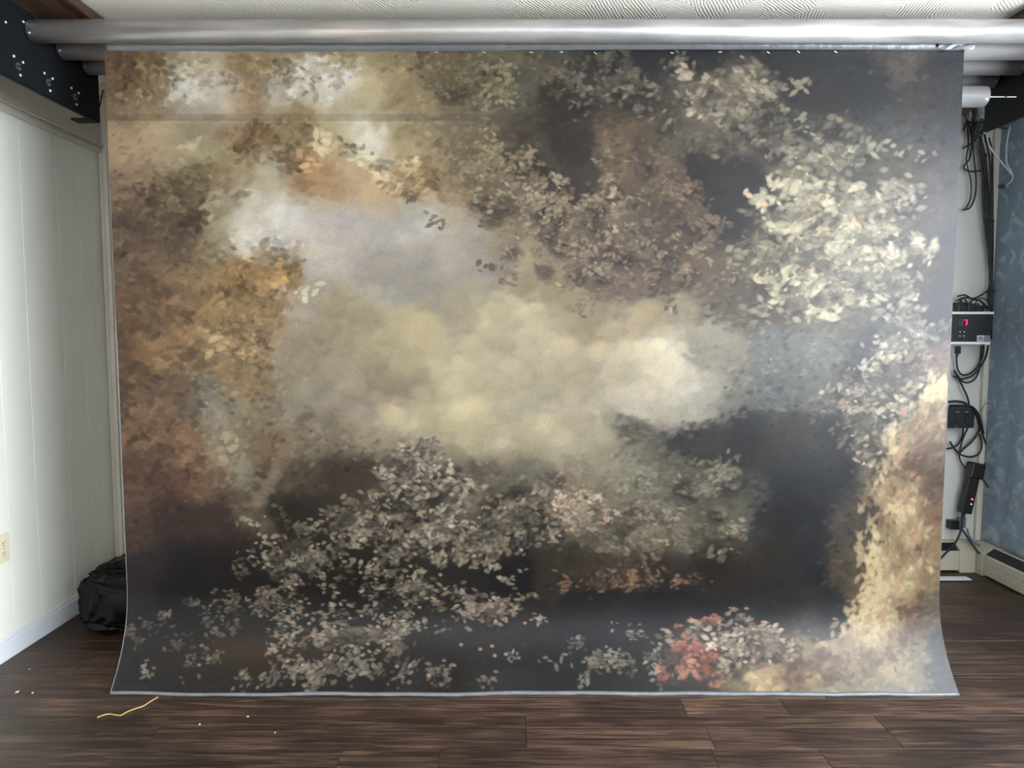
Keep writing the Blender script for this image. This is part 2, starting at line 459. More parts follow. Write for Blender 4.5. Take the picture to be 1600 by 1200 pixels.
# ------------------------------------------------------------------ roller tubes
def tube(x0, x1, y, z, r, label, caps=True):
    t = thing('roller_tube', label, 'tube', (x0, y, z), group='aluminium roller tubes under the ceiling')
    L = x1 - x0
    bm = bmesh.new(); n = 48
    prof = [(0, r - .004), (.003, r), (L * .5, r), (L - .003, r), (L, r - .004)]
    rings = [[bm.verts.new((px, math.cos(2 * math.pi * k / n) * pr, math.sin(2 * math.pi * k / n) * pr)) for k in range(n)] for px, pr in prof]
    for a, b_ in zip(rings, rings[1:]):
        for k in range(n): bm.faces.new((a[k], b_[k], b_[(k + 1) % n], a[(k + 1) % n]))
    bm.faces.new(rings[0]); bm.faces.new(list(reversed(rings[-1])))
    bmesh.ops.recalc_face_normals(bm, faces=bm.faces)
    obj('body', bm, M['tube_aluminium'], t, True)
    for px in (.014, L - .014):
        for a in (-.5, 1.9, 3.6):
            yy, zz = -math.cos(a) * r, math.sin(a) * r
            obj('rivet', cyl((px, yy * .97, zz * .97), (px, yy * 1.035, zz * 1.035), .0032, 8), M['bright_screw'], t)
    return t
R_T = .038
names = ['front aluminium roller tube carrying the printed backdrop', 'second aluminium roller tube just behind the front one',
         'third aluminium roller tube below and behind the second', 'rearmost aluminium roller tube in shadow behind the third']
for (y, z), lb in zip(ROW_TOP, names):
    tube(-1.670, 1.999, y, z, R_T, lb)
t = tube(-1.30, P(1539, 146, 2.766).x, 2.766, 2.20, R_T, 'short lower roller tube with a bare axle at right')
L = P(1539, 146, 2.766).x + 1.30
obj('axle', cyl((L, 0, 0), (L + .075, 0, 0), .0026, 10), M['axle_steel'], t)
obj('axle', cyl((L + .082, 0, 0), (L + .12, 0, 0), .0024, 10), M['axle_steel'], t)
obj('axle_collar', cyl((L + .074, 0, 0), (L + .083, 0, 0), .0035, 10), M['black_plastic'], t)
for hx in (.5, L - .45):
    obj('hanger_strap', boxm(hx - .012, hx + .012, .039, .042, -.01, CEIL - 2.2 - .001), M['black_steel'], t)

# ------------------------------------------------------------------ printed backdrop
BX0, BX1 = -1.446, 1.605
BW = BX1 - BX0
BTOP = 2.345
BY = 2.58
TTOT = BTOP + 0.07          # print height in plane units
SC = 350.0                  # canvas cells per metre
CW, CH = int(BW * SC), int(TTOT * SC)

def canvas(x, y):
    """photo pixel -> canvas cell"""
    p = P(x, y, BY)
    return (p.x - BX0) * SC, (BTOP - p.z) * SC

# a generic garden print: soft colour masses, then brush dabs for clouds and leaves
KEYS = {
 95: [(180, 120, 98, 76), (230, 132, 112, 78), (300, 190, 178, 145), (400, 165, 142, 98), (500, 152, 136, 98), (600, 150, 134, 96), (700, 116, 102, 74), (780, 104, 98, 76), (850, 84, 80, 66), (910, 52, 50, 46), (1000, 44, 44, 44), (1100, 44, 44, 46), (1200, 44, 46, 48), (1300, 50, 52, 55), (1400, 80, 74, 68), (1490, 50, 52, 56)],
 150: [(190, 130, 110, 86), (250, 150, 130, 96), (300, 226, 219, 198), (350, 216, 206, 182), (400, 178, 150, 114), (450, 221, 212, 186), (510, 226, 219, 196), (570, 184, 170, 130), (650, 146, 130, 96), (750, 120, 108, 82), (820, 104, 99, 80), (900, 54, 50, 45), (1000, 60, 57, 50), (1100, 100, 90, 75), (1160, 108, 98, 82), (1250, 52, 50, 50), (1350, 46, 48, 50), (1440, 58, 55, 52), (1490, 48, 50, 53)],
 210: [(190, 178, 152, 118), (250, 190, 168, 130), (320, 182, 168, 130), (400, 134, 110, 76), (470, 160, 140, 96), (520, 200, 184, 138), (570, 222, 215, 192), (650, 162, 146, 106), (750, 130, 116, 88), (840, 84, 74, 60), (890, 52, 47, 42), (960, 112, 94, 74), (1020, 80, 70, 57), (1090, 84, 78, 66), (1160, 84, 77, 66), (1230, 62, 60, 57), (1300, 112, 108, 92), (1400, 60, 60, 58), (1490, 48, 50, 53)],
 280: [(190, 126, 104, 80), (280, 112, 100, 72), (350, 140, 125, 90), (420, 212, 202, 168), (480, 184, 146, 102), (560, 204, 176, 134), (650, 176, 146, 100), (720, 146, 126, 92), (800, 108, 96, 76), (880, 58, 52, 46), (950, 102, 84, 66), (1030, 98, 85, 70), (1100, 46, 43, 41), (1150, 46, 45, 44), (1230, 122, 117, 96), (1300, 158, 152, 122), (1380, 130, 124, 104), (1440, 82, 76, 68), (1490, 48, 50, 53)],
 350: [(190, 100, 80, 63), (280, 96, 82, 62), (340, 150, 138, 108), (400, 223, 216, 197), (470, 202, 197, 188), (550, 180, 173, 167), (640, 204, 199, 185), (720, 172, 162, 143), (780, 130, 115, 90), (880, 106, 94, 75), (960, 102, 89, 72), (1050, 84, 72, 60), (1130, 46, 43, 42), (1200, 72, 68, 62), (1280, 172, 161, 126), (1360, 160, 152, 122), (1430, 76, 72, 66), (1490, 46, 48, 52)],
 420: [(190, 118, 98, 72), (300, 126, 106, 74), (380, 140, 113, 68), (440, 160, 128, 80), (500, 192, 186, 174), (580, 177, 170, 158), (660, 172, 165, 154), (720, 167, 160, 150), (800, 152, 140, 112), (880, 134, 119, 92), (960, 113, 98, 79), (1050, 97, 82, 67), (1130, 104, 89, 74), (1200, 156, 145, 111), (1280, 198, 187, 146), (1360, 182, 171, 138), (1430, 112, 106, 92), (1490, 46, 48, 52)],
 490: [(195, 104, 80, 58), (260, 132, 107, 76), (330, 141, 118, 79), (400, 136, 113, 74), (450, 166, 156, 137), (540, 171, 161, 128), (640, 181, 169, 132), (720, 166, 156, 130), (800, 191, 179, 147), (900, 166, 151, 122), (980, 162, 147, 118), (1060, 150, 140, 116), (1130, 102, 92, 77), (1200, 114, 105, 88), (1270, 172, 163, 130), (1340, 92, 89, 78), (1420, 84, 84, 76), (1490, 46, 48, 52)],
 560: [(195, 104, 78, 55), (250, 150, 121, 82), (320, 150, 128, 90), (380, 140, 118, 84), (440, 151, 139, 117), (520, 161, 151, 124), (620, 171, 159, 130), (700, 196, 186, 152), (800, 191, 179, 150), (900, 186, 173, 144), (980, 191, 179, 152), (1050, 204, 194, 169), (1110, 142, 136, 120), (1200, 108, 110, 103), (1280, 122, 122, 108), (1340, 62, 62, 60), (1420, 120, 111, 92), (1480, 112, 92, 75)],
 630: [(195, 94, 70, 54), (260, 118, 95, 71), (320, 152, 146, 126), (380, 136, 121, 94), (450, 151, 143, 124), (540, 166, 153, 132), (620, 196, 183, 147), (720, 199, 188, 150), (820, 191, 181, 154), (920, 196, 184, 157), (1000, 191, 181, 160), (1070, 174, 167, 149), (1130, 126, 123, 110), (1200, 118, 122, 116), (1280, 122, 122, 108), (1340, 76, 72, 67), (1400, 112, 103, 86), (1470, 164, 143, 107)],
 690: [(195, 116, 88, 64), (270, 128, 98, 70), (340, 146, 132, 106), (420, 118, 98, 74), (500, 130, 118, 96), (580, 150, 138, 113), (660, 171, 159, 132), (740, 191, 179, 147), (840, 191, 179, 150), (920, 168, 158, 133), (1000, 102, 97, 82), (1080, 58, 57, 53), (1160, 48, 49, 48), (1240, 54, 52, 49), (1320, 44, 45, 47), (1380, 88, 82, 69), (1430, 190, 173, 131), (1480, 120, 95, 74)],
 750: [(200, 104, 76, 57), (280, 98, 70, 53), (335, 118, 94, 71), (380, 148, 140, 117), (440, 84, 71, 55), (520, 74, 64, 50), (600, 96, 89, 72), (680, 116, 108, 88), (740, 118, 110, 90), (820, 127, 120, 99), (920, 129, 122, 101), (1000, 124, 118, 97), (1080, 107, 102, 85), (1160, 70, 69, 62), (1240, 44, 46, 48), (1320, 43, 45, 48), (1370, 102, 96, 81), (1420, 156, 145, 112), (1470, 86, 66, 57)],
 820: [(205, 80, 60, 50), (270, 68, 48, 42), (330, 66, 50, 42), (380, 106, 90, 71), (450, 50, 43, 37), (520, 50, 46, 40), (600, 60, 56, 48), (680, 60, 57, 49), (740, 74, 69, 57), (800, 54, 51, 43), (870, 116, 107, 88), (950, 122, 112, 91), (1040, 107, 100, 83), (1120, 88, 84, 70), (1200, 45, 45, 45), (1290, 42, 44, 47), (1350, 78, 71, 62), (1400, 160, 143, 109), (1460, 120, 94, 71)],
 900: [(205, 48, 39, 40), (300, 38, 33, 35), (400, 40, 37, 35), (500, 43, 40, 36), (600, 40, 38, 35), (700, 46, 43, 39), (800, 36, 34, 33), (900, 66, 58, 48), (1000, 62, 54, 45), (1100, 46, 41, 37), (1200, 48, 44, 39), (1290, 40, 41, 43), (1340, 86, 75, 60), (1400, 180, 159, 115), (1460, 150, 128, 95)],
 970: [(205, 42, 39, 42), (300, 36, 35, 37), (400, 38, 37, 36), (500, 40, 38, 36), (600, 41, 39, 37), (700, 40, 38, 36), (800, 42, 39, 36), (900, 36, 35, 35), (1000, 35, 35, 36), (1100, 40, 38, 37), (1200, 39, 38, 38), (1300, 42, 42, 43), (1350, 158, 132, 94), (1400, 124, 99, 74), (1455, 108, 97, 83)],
 1030: [(200, 40, 40, 43), (300, 38, 37, 39), (400, 44, 41, 39), (500, 44, 42, 39), (600, 45, 42, 39), (700, 44, 41, 38), (800, 40, 38, 37), (900, 37, 37, 38), (1000, 42, 40, 38), (1080, 78, 66, 57), (1150, 84, 72, 60), (1200, 94, 83, 69), (1280, 182, 160, 112), (1350, 194, 173, 124), (1410, 148, 133, 104), (1470, 56, 57, 60)],
 1078: [(185, 46, 47, 50), (400, 44, 44, 46), (600, 44, 44, 45), (800, 42, 43, 44), (1000, 44, 44, 45), (1090, 66, 62, 57), (1180, 158, 143, 107), (1280, 170, 157, 121), (1370, 146, 135, 109), (1440, 74, 73, 73), (1490, 58, 60, 63)],
}
def fract_noise(h, w, cell, octs=5, pers=0.55):
    out = np.zeros((h, w)); amp = 1.0; tot = 0
    for _ in range(octs):
        gh, gw = max(2, int(h / cell) + 3), max(2, int(w / cell) + 3)
        g = rng.random((gh, gw))
        yy = np.arange(h) / cell; xx = np.arange(w) / cell
        y0 = np.minimum(yy.astype(int), gh - 2); x0 = np.minimum(xx.astype(int), gw - 2)
        fy = yy - y0; fx_ = xx - x0
        fy = fy * fy * (3 - 2 * fy); fx_ = fx_ * fx_ * (3 - 2 * fx_)
        a = g[y0][:, x0]; b_ = g[y0][:, x0 + 1]; c = g[y0 + 1][:, x0]; d = g[y0 + 1][:, x0 + 1]
        out += amp * ((a * (1 - fx_) + b_ * fx_) * (1 - fy)[:, None] + (c * (1 - fx_) + d * fx_) * fy[:, None])
        tot += amp; amp *= pers; cell = max(1.5, cell / 2)
    return out / tot - 0.5

def paint_print():
    pts = []; cols = []
    for y, row in KEYS.items():
        for (x, r, g, b_) in row:
            pts.append(canvas(x, y)); cols.append((r, g, b_))
    pts = np.array(pts); cols = np.array(cols) / 255.0
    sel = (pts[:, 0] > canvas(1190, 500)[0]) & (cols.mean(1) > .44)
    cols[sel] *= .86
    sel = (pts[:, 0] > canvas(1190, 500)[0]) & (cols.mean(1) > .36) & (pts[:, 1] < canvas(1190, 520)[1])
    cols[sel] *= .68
    # coarse interpolation of the colour masses
    st = 4
    gy, gx = np.mgrid[0:CH + st:st, 0:CW + st:st].astype(float)
    num = np.zeros(gy.shape + (3,)); den = np.zeros(gy.shape)
    for (px, py), c in zip(pts, cols):
        d2 = ((gx - px) / 1.25) ** 2 + (gy - py) ** 2 + 60
        w_ = d2 ** -2.4
        num += w_[..., None] * c; den += w_
    coarse = num / den[..., None]
    # look the coarse field up through a turbulent warp: cloud-like, brushy borders
    wx = fract_noise(CH, CW, 90) * 90; wy = fract_noise(CH, CW, 90) * 80
    yy, xx = np.mgrid[0:CH, 0:CW].astype(float)
    sx = np.clip((xx + wx) / st, 0, gx.shape[1] - 1.01); sy = np.clip((yy + wy) / st, 0, gx.shape[0] - 1.01)
    x0 = sx.astype(int); y0 = sy.astype(int); fx_ = (sx - x0)[..., None]; fy = (sy - y0)[..., None]
    base = (coarse[y0, x0] * (1 - fx_) + coarse[y0, x0 + 1] * fx_) * (1 - fy) + (coarse[y0 + 1, x0] * (1 - fx_) + coarse[y0 + 1, x0 + 1] * fx_) * fy
    puff = fract_noise(CH, CW, 54, 6, .62)
    base = base * (1 + puff[..., None] * 0.55)
    img = base.copy()

    def dab(cx, cy, a, b_, ang, col, alpha, shade=0.0, pw=2.0, soft=2.2):
        R = int(max(a, b_) * 1.2 + 2)
        xa, xb, ya, yb = int(cx) - R, int(cx) + R + 1, int(cy) - R, int(cy) + R + 1
        xa, ya = max(0, xa), max(0, ya); xb, yb = min(CW, xb), min(CH, yb)
        if xb <= xa or yb <= ya: return
        dx = (np.arange(xa, xb) - cx)[None, :]; dy = (np.arange(ya, yb) - cy)[:, None]
        c_, s_ = math.cos(ang), math.sin(ang)
        u = np.abs(dx * c_ + dy * s_) / a; v = np.abs(-dx * s_ + dy * c_) / b_
        q = u ** pw + v ** pw
        al = np.clip((1.15 - q) * soft, 0, 1)[..., None] * alpha
        cc = col * (1 + shade * (0.5 - np.minimum(q, 1)))[..., None] if shade else col
        img[ya:yb, xa:xb] = img[ya:yb, xa:xb] * (1 - al) + cc * al

    K = SC * BY / F_PX          # canvas cells per photo pixel
    # 1. overall brushwork: dabs tinted from the colour beneath
    for _ in range(26000):
        cx, cy = rng.random() * CW, rng.random() * CH
        j = rng.normal(0, 8, 2)
        ix, iy = int(np.clip(cx + j[0], 0, CW - 1)), int(np.clip(cy + j[1], 0, CH - 1))
        c = base[iy, ix]; l = c.mean()
        sky = 1.0 if l > .58 else (0.0 if l < .5 else (l - .5) / .08)
        if l < .22 and rng.random() < .8: continue
        s = rng.uniform(2.5, 6.5) * (1 + sky * 1.0) * K
        f = 1 + rng.normal(0, .17 * (1 - sky) + .045 * sky)
        dab(cx, cy, s * 1.3, s * .75, rng.uniform(-1.0, .5), np.clip(c * f, .1, .92), .55 - .25 * sky, 0, 1.6, 1.4)
    # soft rounded cloud puffs, lit on the upper left
    for _ in range(900):
        px, py = rng.normal(800, 190), rng.normal(545, 110)
        cx, cy = canvas(px, py)
        ix, iy = int(np.clip(cx, 0, CW - 1)), int(np.clip(cy, 0, CH - 1))
        c = base[iy, ix]
        if c.mean() < .5: continue
        r_ = rng.uniform(7, 24) * K
        dab(cx + r_ * .35, cy + r_ * .45, r_ * 1.15, r_ * .9, 0, c * np.array((.93, .92, .9)), .32, 0, 2, 1.1)
        dab(cx, cy, r_, r_ * .8, rng.uniform(-.5, .5), np.clip(c * np.array((1.07, 1.05, .98)) * rng.uniform(.97, 1.05), 0, .94), .42, 0, 2, 1.1)
    # 2. leaf clusters: (x, y, rx, ry, count, size, light sRGB, dark sRGB) in photo pixels
    CREAM = (224, 213, 172); DK = (40, 37, 35)
    def leaves(x, y, rx, ry, n, size, hi, lo, dens=1.0, dark=.35):
        dk = np.array(DK) / 255
        own = dark == 0
        if not own: hi = np.array(hi) / 255; lo = np.array(lo) / 255
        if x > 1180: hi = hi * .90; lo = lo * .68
        for i in range(int(n / 4.5)):
            r = min(1.15, abs(rng.normal(0, .55))) ; a = rng.uniform(0, 2 * math.pi)
            px, py = x + rx * r * math.cos(a), y + ry * r * math.sin(a)
            cr_ = rng.uniform(9, 20)
            cx, cy = canvas(px, py)
            if rng.random() < dark * 1.2 and base[int(np.clip(cy, 0, CH - 1)), int(np.clip(cx, 0, CW - 1))].mean() < .5:
                dab(cx + 3, cy + 4, cr_ * 1.2 * K, cr_ * .9 * K, rng.uniform(-.5, .5), dk, .5, 0, 2, .9)
            tone = rng.beta(1.4, 1.6)
            ix, iy = int(np.clip(cx, 0, CW - 1)), int(np.clip(cy, 0, CH - 1))
            tilt = rng.uniform(-.9, .5)
            for k in range(int(rng.integers(6, 15))):
                lx, ly = canvas(px + rng.normal(0, cr_ * .62), py + rng.normal(0, cr_ * .5))
                if own:
                    c = base[iy, ix] * (.62 + .78 * tone + rng.normal(0, .1))
                    al = .62
                else:
                    t_ = np.clip(tone * 1.1 - .05 + rng.normal(0, .2) - .12 * (ly - cy) / (cr_ * K), 0, 1)
                    c = lo + (hi - lo) * t_; al = rng.uniform(.6, .95)
                    if rng.random() < .07: c = c * np.array([1.03, .92, .86])
                s = size * rng.uniform(.38, .78) * K
                dab(lx, ly, s * rng.uniform(1.1, 1.7), s * rng.uniform(.6, .95), tilt + rng.normal(0, .5), np.clip(c, .05, .95), al, 0 if own else .25, 1.5, 1.7)
    # dim hanging foliage, upper middle
    leaves(960, 140, 110, 60, 190, 8, (132, 122, 100), (74, 70, 60), dark=.5)
    leaves(1150, 150, 95, 50, 240, 9, (176, 164, 136), (100, 92, 78))
    leaves(1210, 215, 120, 60, 220, 9, (158, 150, 126), (84, 80, 70), dark=.5)
    leaves(870, 330, 170, 80, 520, 7, (176, 158, 126), (100, 88, 70))
    leaves(960, 400, 190, 70, 420, 7, (154, 136, 108), (96, 83, 67))
    leaves(1060, 300, 70, 80, 160, 8, (132, 112, 90), (82, 70, 58), dark=.2)
    leaves(760, 130, 110, 60, 260, 7, (150, 140, 108), (98, 88, 66), dark=.15)
    leaves(760, 250, 90, 50, 200, 7, (164, 148, 112), (106, 94, 72), dark=.15)
    # pale sprays on the right
    leaves(1290, 250, 90, 50, 260, 10, (200, 194, 164), (124, 120, 104))
    leaves(1295, 320, 105, 55, 440, 11, CREAM, (138, 130, 106))
    leaves(1320, 395, 112, 66, 560, 11, (232, 220, 178), (148, 138, 108))
    leaves(1280, 455, 90, 50, 330, 10, (230, 218, 176), (142, 132, 104))
    leaves(1210, 400, 60, 40, 150, 9, (214, 200, 158), (120, 110, 88))
    leaves(1385, 450, 50, 55, 120, 10, (214, 204, 172), (120, 114, 98), dark=.6)
    leaves(1410, 320, 40, 90, 50, 9, (190, 180, 152), (100, 96, 86), dark=.5)
    leaves(1410, 530, 75, 60, 200, 9, (214, 205, 176), (120, 118, 104), dark=.6)
    leaves(1420, 610, 70, 50, 240, 9, (222, 208, 170), (112, 102, 84), dark=.7)
    leaves(1370, 690, 60, 60, 170, 9, (216, 206, 174), (110, 102, 86), dark=.7)
    leaves(1330, 620, 50, 50, 90, 8, (200, 188, 160), (96, 90, 78), dark=.5)
    # left-hand autumn foliage
    leaves(410, 430, 70, 60, 330, 9, (176, 142, 84), (112, 88, 52), dark=0)
    leaves(370, 530, 80, 70, 300, 9, (160, 134, 88), (106, 86, 58), dark=0)
    leaves(250, 500, 80, 110, 420, 12, (176, 142, 96), (86, 62, 44), dark=0)
    leaves(240, 620, 70, 60, 240, 11, (160, 122, 80), (78, 50, 38), dark=0)
    leaves(260, 710, 90, 50, 280, 11, (176, 128, 78), (84, 50, 36), dark=0)
    leaves(260, 330, 100, 90, 360, 9, (142, 122, 86), (88, 74, 54), dark=0)
    leaves(240, 130, 80, 45, 240, 9, (178, 152, 104), (104, 84, 60), dark=0)
    leaves(480, 110, 180, 30, 300, 8, (182, 158, 108), (110, 92, 62), dark=0)
    leaves(450, 225, 90, 40, 220, 9, (190, 166, 100), (118, 96, 58), dark=0)
    leaves(640, 270, 90, 30, 200, 8, (206, 176, 118), (134, 102, 66), dark=0)
    # dark bushes with pale leaves along the foot
    leaves(650, 745, 85, 45, 340, 8, (196, 186, 160), (92, 84, 70), dark=.6)
    leaves(560, 810, 150, 50, 330, 7, (176, 164, 138), (78, 70, 58), dark=.4)
    leaves(690, 840, 110, 60, 330, 8, (200, 186, 158), (96, 88, 74), dark=.5)
    leaves(480, 880, 110, 55, 240, 7, (170, 158, 132), (74, 68, 58), dark=.4)
    leaves(640, 920, 130, 50, 190, 7, (166, 154, 130), (76, 70, 60), dark=.3)
    leaves(400, 950, 130, 45, 130, 6, (150, 140, 118), (70, 65, 57), dark=.3)
    leaves(560, 1000, 190, 35, 300, 7, (170, 156, 132), (80, 74, 64), dark=.3)
    leaves(760, 960, 90, 40, 140, 7, (182, 164, 140), (90, 80, 68), dark=.3)
    leaves(520, 1050, 280, 25, 230, 6, (158, 148, 128), (78, 74, 66), dark=.2)
    leaves(800, 800, 110, 55, 200, 8, (160, 146, 118), (76, 68, 56), dark=.4)
    leaves(900, 790, 60, 45, 130, 8, (206, 186, 156), (126, 112, 92), dark=.2)
    leaves(1000, 830, 140, 50, 240, 8, (152, 142, 116), (84, 78, 64), dark=.2)
    leaves(1090, 760, 110, 40, 200, 8, (140, 134, 112), (84, 80, 68), dark=.2)
    leaves(980, 905, 150, 16, 110, 7, (140, 112, 86), (62, 52, 44), dark=.2)
    leaves(960, 1040, 130, 40, 130, 6, (176, 168, 146), (80, 76, 68), dark=.3)
    leaves(290, 1010, 110, 40, 60, 6, (140, 130, 110), (66, 62, 55), dark=.2)
    leaves(770, 850, 80, 50, 140, 7, (170, 158, 132), (80, 74, 62), dark=.4)
    # roses, low on the right
    leaves(1090, 1030, 80, 45, 110, 9, (214, 150, 122), (130, 74, 60), dark=.3)
    leaves(1120, 1010, 100, 55, 130, 8, (222, 206, 176), (120, 106, 90), dark=.4)
    leaves(1190, 1010, 40, 30, 90, 8, (224, 206, 176), (140, 120, 98), dark=.2)
    for _ in range(40):
        cx, cy = canvas(rng.uniform(380, 820), rng.uniform(850, 1060))
        dab(cx, cy, 3.0, 2.4, 0, np.array((206, 160, 134)) / 255, .7, .3)
    # pale bark and roots down the right-hand side
    path = [(1475, 600), (1440, 680), (1405, 760), (1395, 840), (1400, 910), (1370, 980), (1330, 1030), (1250, 1055), (1160, 1072)]
    wid = [24, 38, 50, 52, 48, 50, 46, 28, 18]
    for _ in range(2600):
        k = rng.random() * (len(path) - 1.001); i = int(k); f = k - i
        cx0 = path[i][0] * (1 - f) + path[i + 1][0] * f; cy0 = path[i][1] * (1 - f) + path[i + 1][1] * f
        w_ = wid[i] * (1 - f) + wid[i + 1] * f
        ox = float(np.clip(rng.normal(0, .5), -1.1, 1.1)); oy = rng.uniform(-.6, .6)
        px, py = cx0 + ox * w_, cy0 + oy * w_
        if px > 1476 - .05 * (py - 600) or py > 1082: continue
        cx, cy = canvas(px, py)
        big = puff[int(np.clip(cy, 0, CH - 1)), int(np.clip(cx, 0, CW - 1))]
        lit = float(np.clip(.62 + big * 2.6 + rng.normal(0, .16) - .25 * ox, 0, 1))
        c = np.array((92, 70, 54)) + (np.array((206, 184, 136)) - np.array((92, 70, 54))) * lit
        if rng.random() < .06: c = np.array((186, 140, 110))
        s = rng.uniform(3.5, 9) * K
        ang = math.atan2(path[i + 1][1] - path[i][1], path[i + 1][0] - path[i][0]) + rng.normal(0, .6)
        dab(cx, cy, s * 1.5, s * .7, ang, c / 255, .6, .15, 1.6, 1.4)
    # a few thin plain boughs
    def bough(pl, w0, w1, col):
        ps = spline([Vector((x, y, 0)) for x, y in pl], 70)
        for i, p in enumerate(ps):
            t_ = i / len(ps)
            for _ in range(2):
                w = (w0 + (w1 - w0) * t_)
                cx, cy = canvas(p.x + rng.normal(0, w * .4), p.y + rng.normal(0, w * .4))
                s = w * rng.uniform(.35, .8) * K
                dab(cx, cy, s * 1.5, s * .8, rng.uniform(-.6, .6), np.array(col) / 255 * rng.uniform(.75, 1.2), .4, 0, 1.6, 1.3)
    bough([(480, 640), (440, 720), (400, 790)], 10, 10, (136, 120, 96))
    # plain dark margin along the foot of the print and pale unprinted rim at the sides
    # fold bands: two bands across the left half, muted and tinted tan
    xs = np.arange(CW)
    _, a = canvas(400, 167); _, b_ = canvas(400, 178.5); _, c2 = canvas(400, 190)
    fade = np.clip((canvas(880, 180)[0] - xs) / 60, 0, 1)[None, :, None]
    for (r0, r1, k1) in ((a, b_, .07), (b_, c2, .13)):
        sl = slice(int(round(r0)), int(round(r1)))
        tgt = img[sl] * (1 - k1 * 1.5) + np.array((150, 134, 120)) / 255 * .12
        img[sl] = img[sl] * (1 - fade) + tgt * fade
    g = img.mean(-1, keepdims=True)
    img = g + (img - g) * 0.86
    return np.clip(img, 0.02, 0.96)

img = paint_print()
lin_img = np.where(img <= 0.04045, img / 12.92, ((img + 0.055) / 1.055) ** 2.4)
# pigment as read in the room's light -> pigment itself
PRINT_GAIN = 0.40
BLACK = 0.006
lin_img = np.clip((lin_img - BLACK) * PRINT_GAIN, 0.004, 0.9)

def sweep(t):
    """print height t (0 top .. TTOT foot) -> (Y, Z) of the hanging sheet with its foot swept forward"""
    z_free = BTOP - t
    k = np.clip((0.36 - z_free) / 0.43, 0, 1)
    z = np.where(z_free > 0.36, z_free, 0.36 - 0.354 * (k - 0.0 * k))
    y_ = BY - 0.138 * k ** 2.3
    return y_, z

bd = thing('photo_backdrop', 'large printed garden backdrop hanging from the front roller tube', 'backdrop', (0, BY, 0))
def sheet(nx, ny, off, x0=BX0, x1=BX1, t0=0.0, t1=TTOT):
    us = np.linspace(x0, x1, nx); ts = np.linspace(t0, t1, ny)
    T, X = np.meshgrid(ts, us, indexing='ij')
    Yv, Zv = sweep(T)
    low = np.clip((T - 1.2) / 1.2, 0, 1)
    Yv = Yv + 0.004 * np.sin(X * 3.1 + .6) * low + 0.0025 * np.sin(X * 9 + 1.3) * low ** 2 + 0.002 * np.sin(X * 2 + T * 3)
    end = np.clip((T - (TTOT - .12)) / .12, 0, 1)
    Zv = Zv + end * (0.002 + 0.0012 * np.sin(X * 7.3) + 0.001 * np.sin(X * 19 + 2))
    ft = np.exp(-((T - (BTOP - P(500, 189, BY).z)) / .006) ** 2)
    Yv = Yv - 0.0012 * ft * np.clip((P(860, 180, BY).x - X) / .3, 0, 1)
    co = np.stack([X, Yv - BY + off, Zv], -1).reshape(-1, 3)
    idx = np.arange(nx * ny).reshape(ny, nx)
    q = np.stack([idx[:-1, :-1], idx[1:, :-1], idx[1:, 1:], idx[:-1, 1:]], -1).reshape(-1, 4)
    return co, q, Yv
def grid_mesh(name, co, q):
    me = bpy.data.meshes.new(name)
    me.vertices.add(len(co)); me.vertices.foreach_set('co', co.astype(np.float32).ravel())
    me.loops.add(q.size); me.loops.foreach_set('vertex_index', q.astype(np.int32).ravel())
    me.polygons.add(len(q)); me.polygons.foreach_set('loop_start', (np.arange(len(q)) * 4).astype(np.int32))
    me.update(calc_edges=True)
    me.polygons.foreach_set('use_smooth', np.ones(len(q), dtype=bool))
    return me
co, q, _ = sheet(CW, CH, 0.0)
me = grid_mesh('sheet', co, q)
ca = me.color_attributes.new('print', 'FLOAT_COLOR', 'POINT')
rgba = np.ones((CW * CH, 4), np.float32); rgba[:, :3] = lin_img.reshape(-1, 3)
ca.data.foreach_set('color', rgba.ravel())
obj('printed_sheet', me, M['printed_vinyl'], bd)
co, q, _ = sheet(120, 90, 0.0025)
obj('backing', grid_mesh('backing', co, q[:, ::-1].copy()), M['cloth_back'], bd)
# pale cut edges at the two sides
for xe in (BX0, BX1):
    ts = np.linspace(0.0, TTOT, 70)
    yv, zv = sweep(ts)
    obj('cut_edge', tubem([(xe, a - BY + .001, max(b_ , .006)) for a, b_ in zip(yv, zv)], .0011, 6, 0), M['hem_pale'], bd)
# grey tape along the top with a crumpled right end
nx = 160; v = []; f = []
for i in range(nx + 1):
    x = BX0 - .002 + (BW + .004) * i / nx
    low = P(500, 79.5, BY).z + .0035 * math.sin(x * 2.2) + (.004 * (x - 1.1) if x > 1.1 else 0) + .0015 * mnoise.noise((x * 9, 0, 0))
    for j, (zz, yy) in enumerate(((BTOP + .012, -.004), ((BTOP + low) / 2, -.0075), (low, -.004))):
        v.append((x, yy + .0022 * mnoise.noise((x * 14, j * 3.1, 4)), zz))
for i in range(nx):
    for j in range(2):
        a = i * 3 + j; f.append((a, a + 1, a + 4, a + 3))
me = bpy.data.meshes.new('tape'); me.from_pydata(v, [], f); me.update()
tp = obj('top_tape', me, M['tape_grey'], bd, True)
sm = tp.modifiers.new('s', 'SOLIDIFY'); sm.thickness = .0012
v = []; f = []
for i in range(7):
    for j in range(4):
        v.append((BX1 - .10 + i * .021, -.012 - .006 * random.random(), P(1500, 78, BY).z + j * .0095 - (.006 if j == 0 else 0) * random.random()))
for i in range(6):
    for j in range(3):
        a = i * 4 + j; f.append((a, a + 1, a + 5, a + 4))
me = bpy.data.meshes.new('tape_end'); me.from_pydata(v, [], f); me.update()
tp = obj('tape_end', me, M['tape_grey'], bd); tp['label'] = 'crumpled shiny end of the grey tape'
sm = tp.modifiers.new('s', 'SOLIDIFY'); sm.thickness = .001
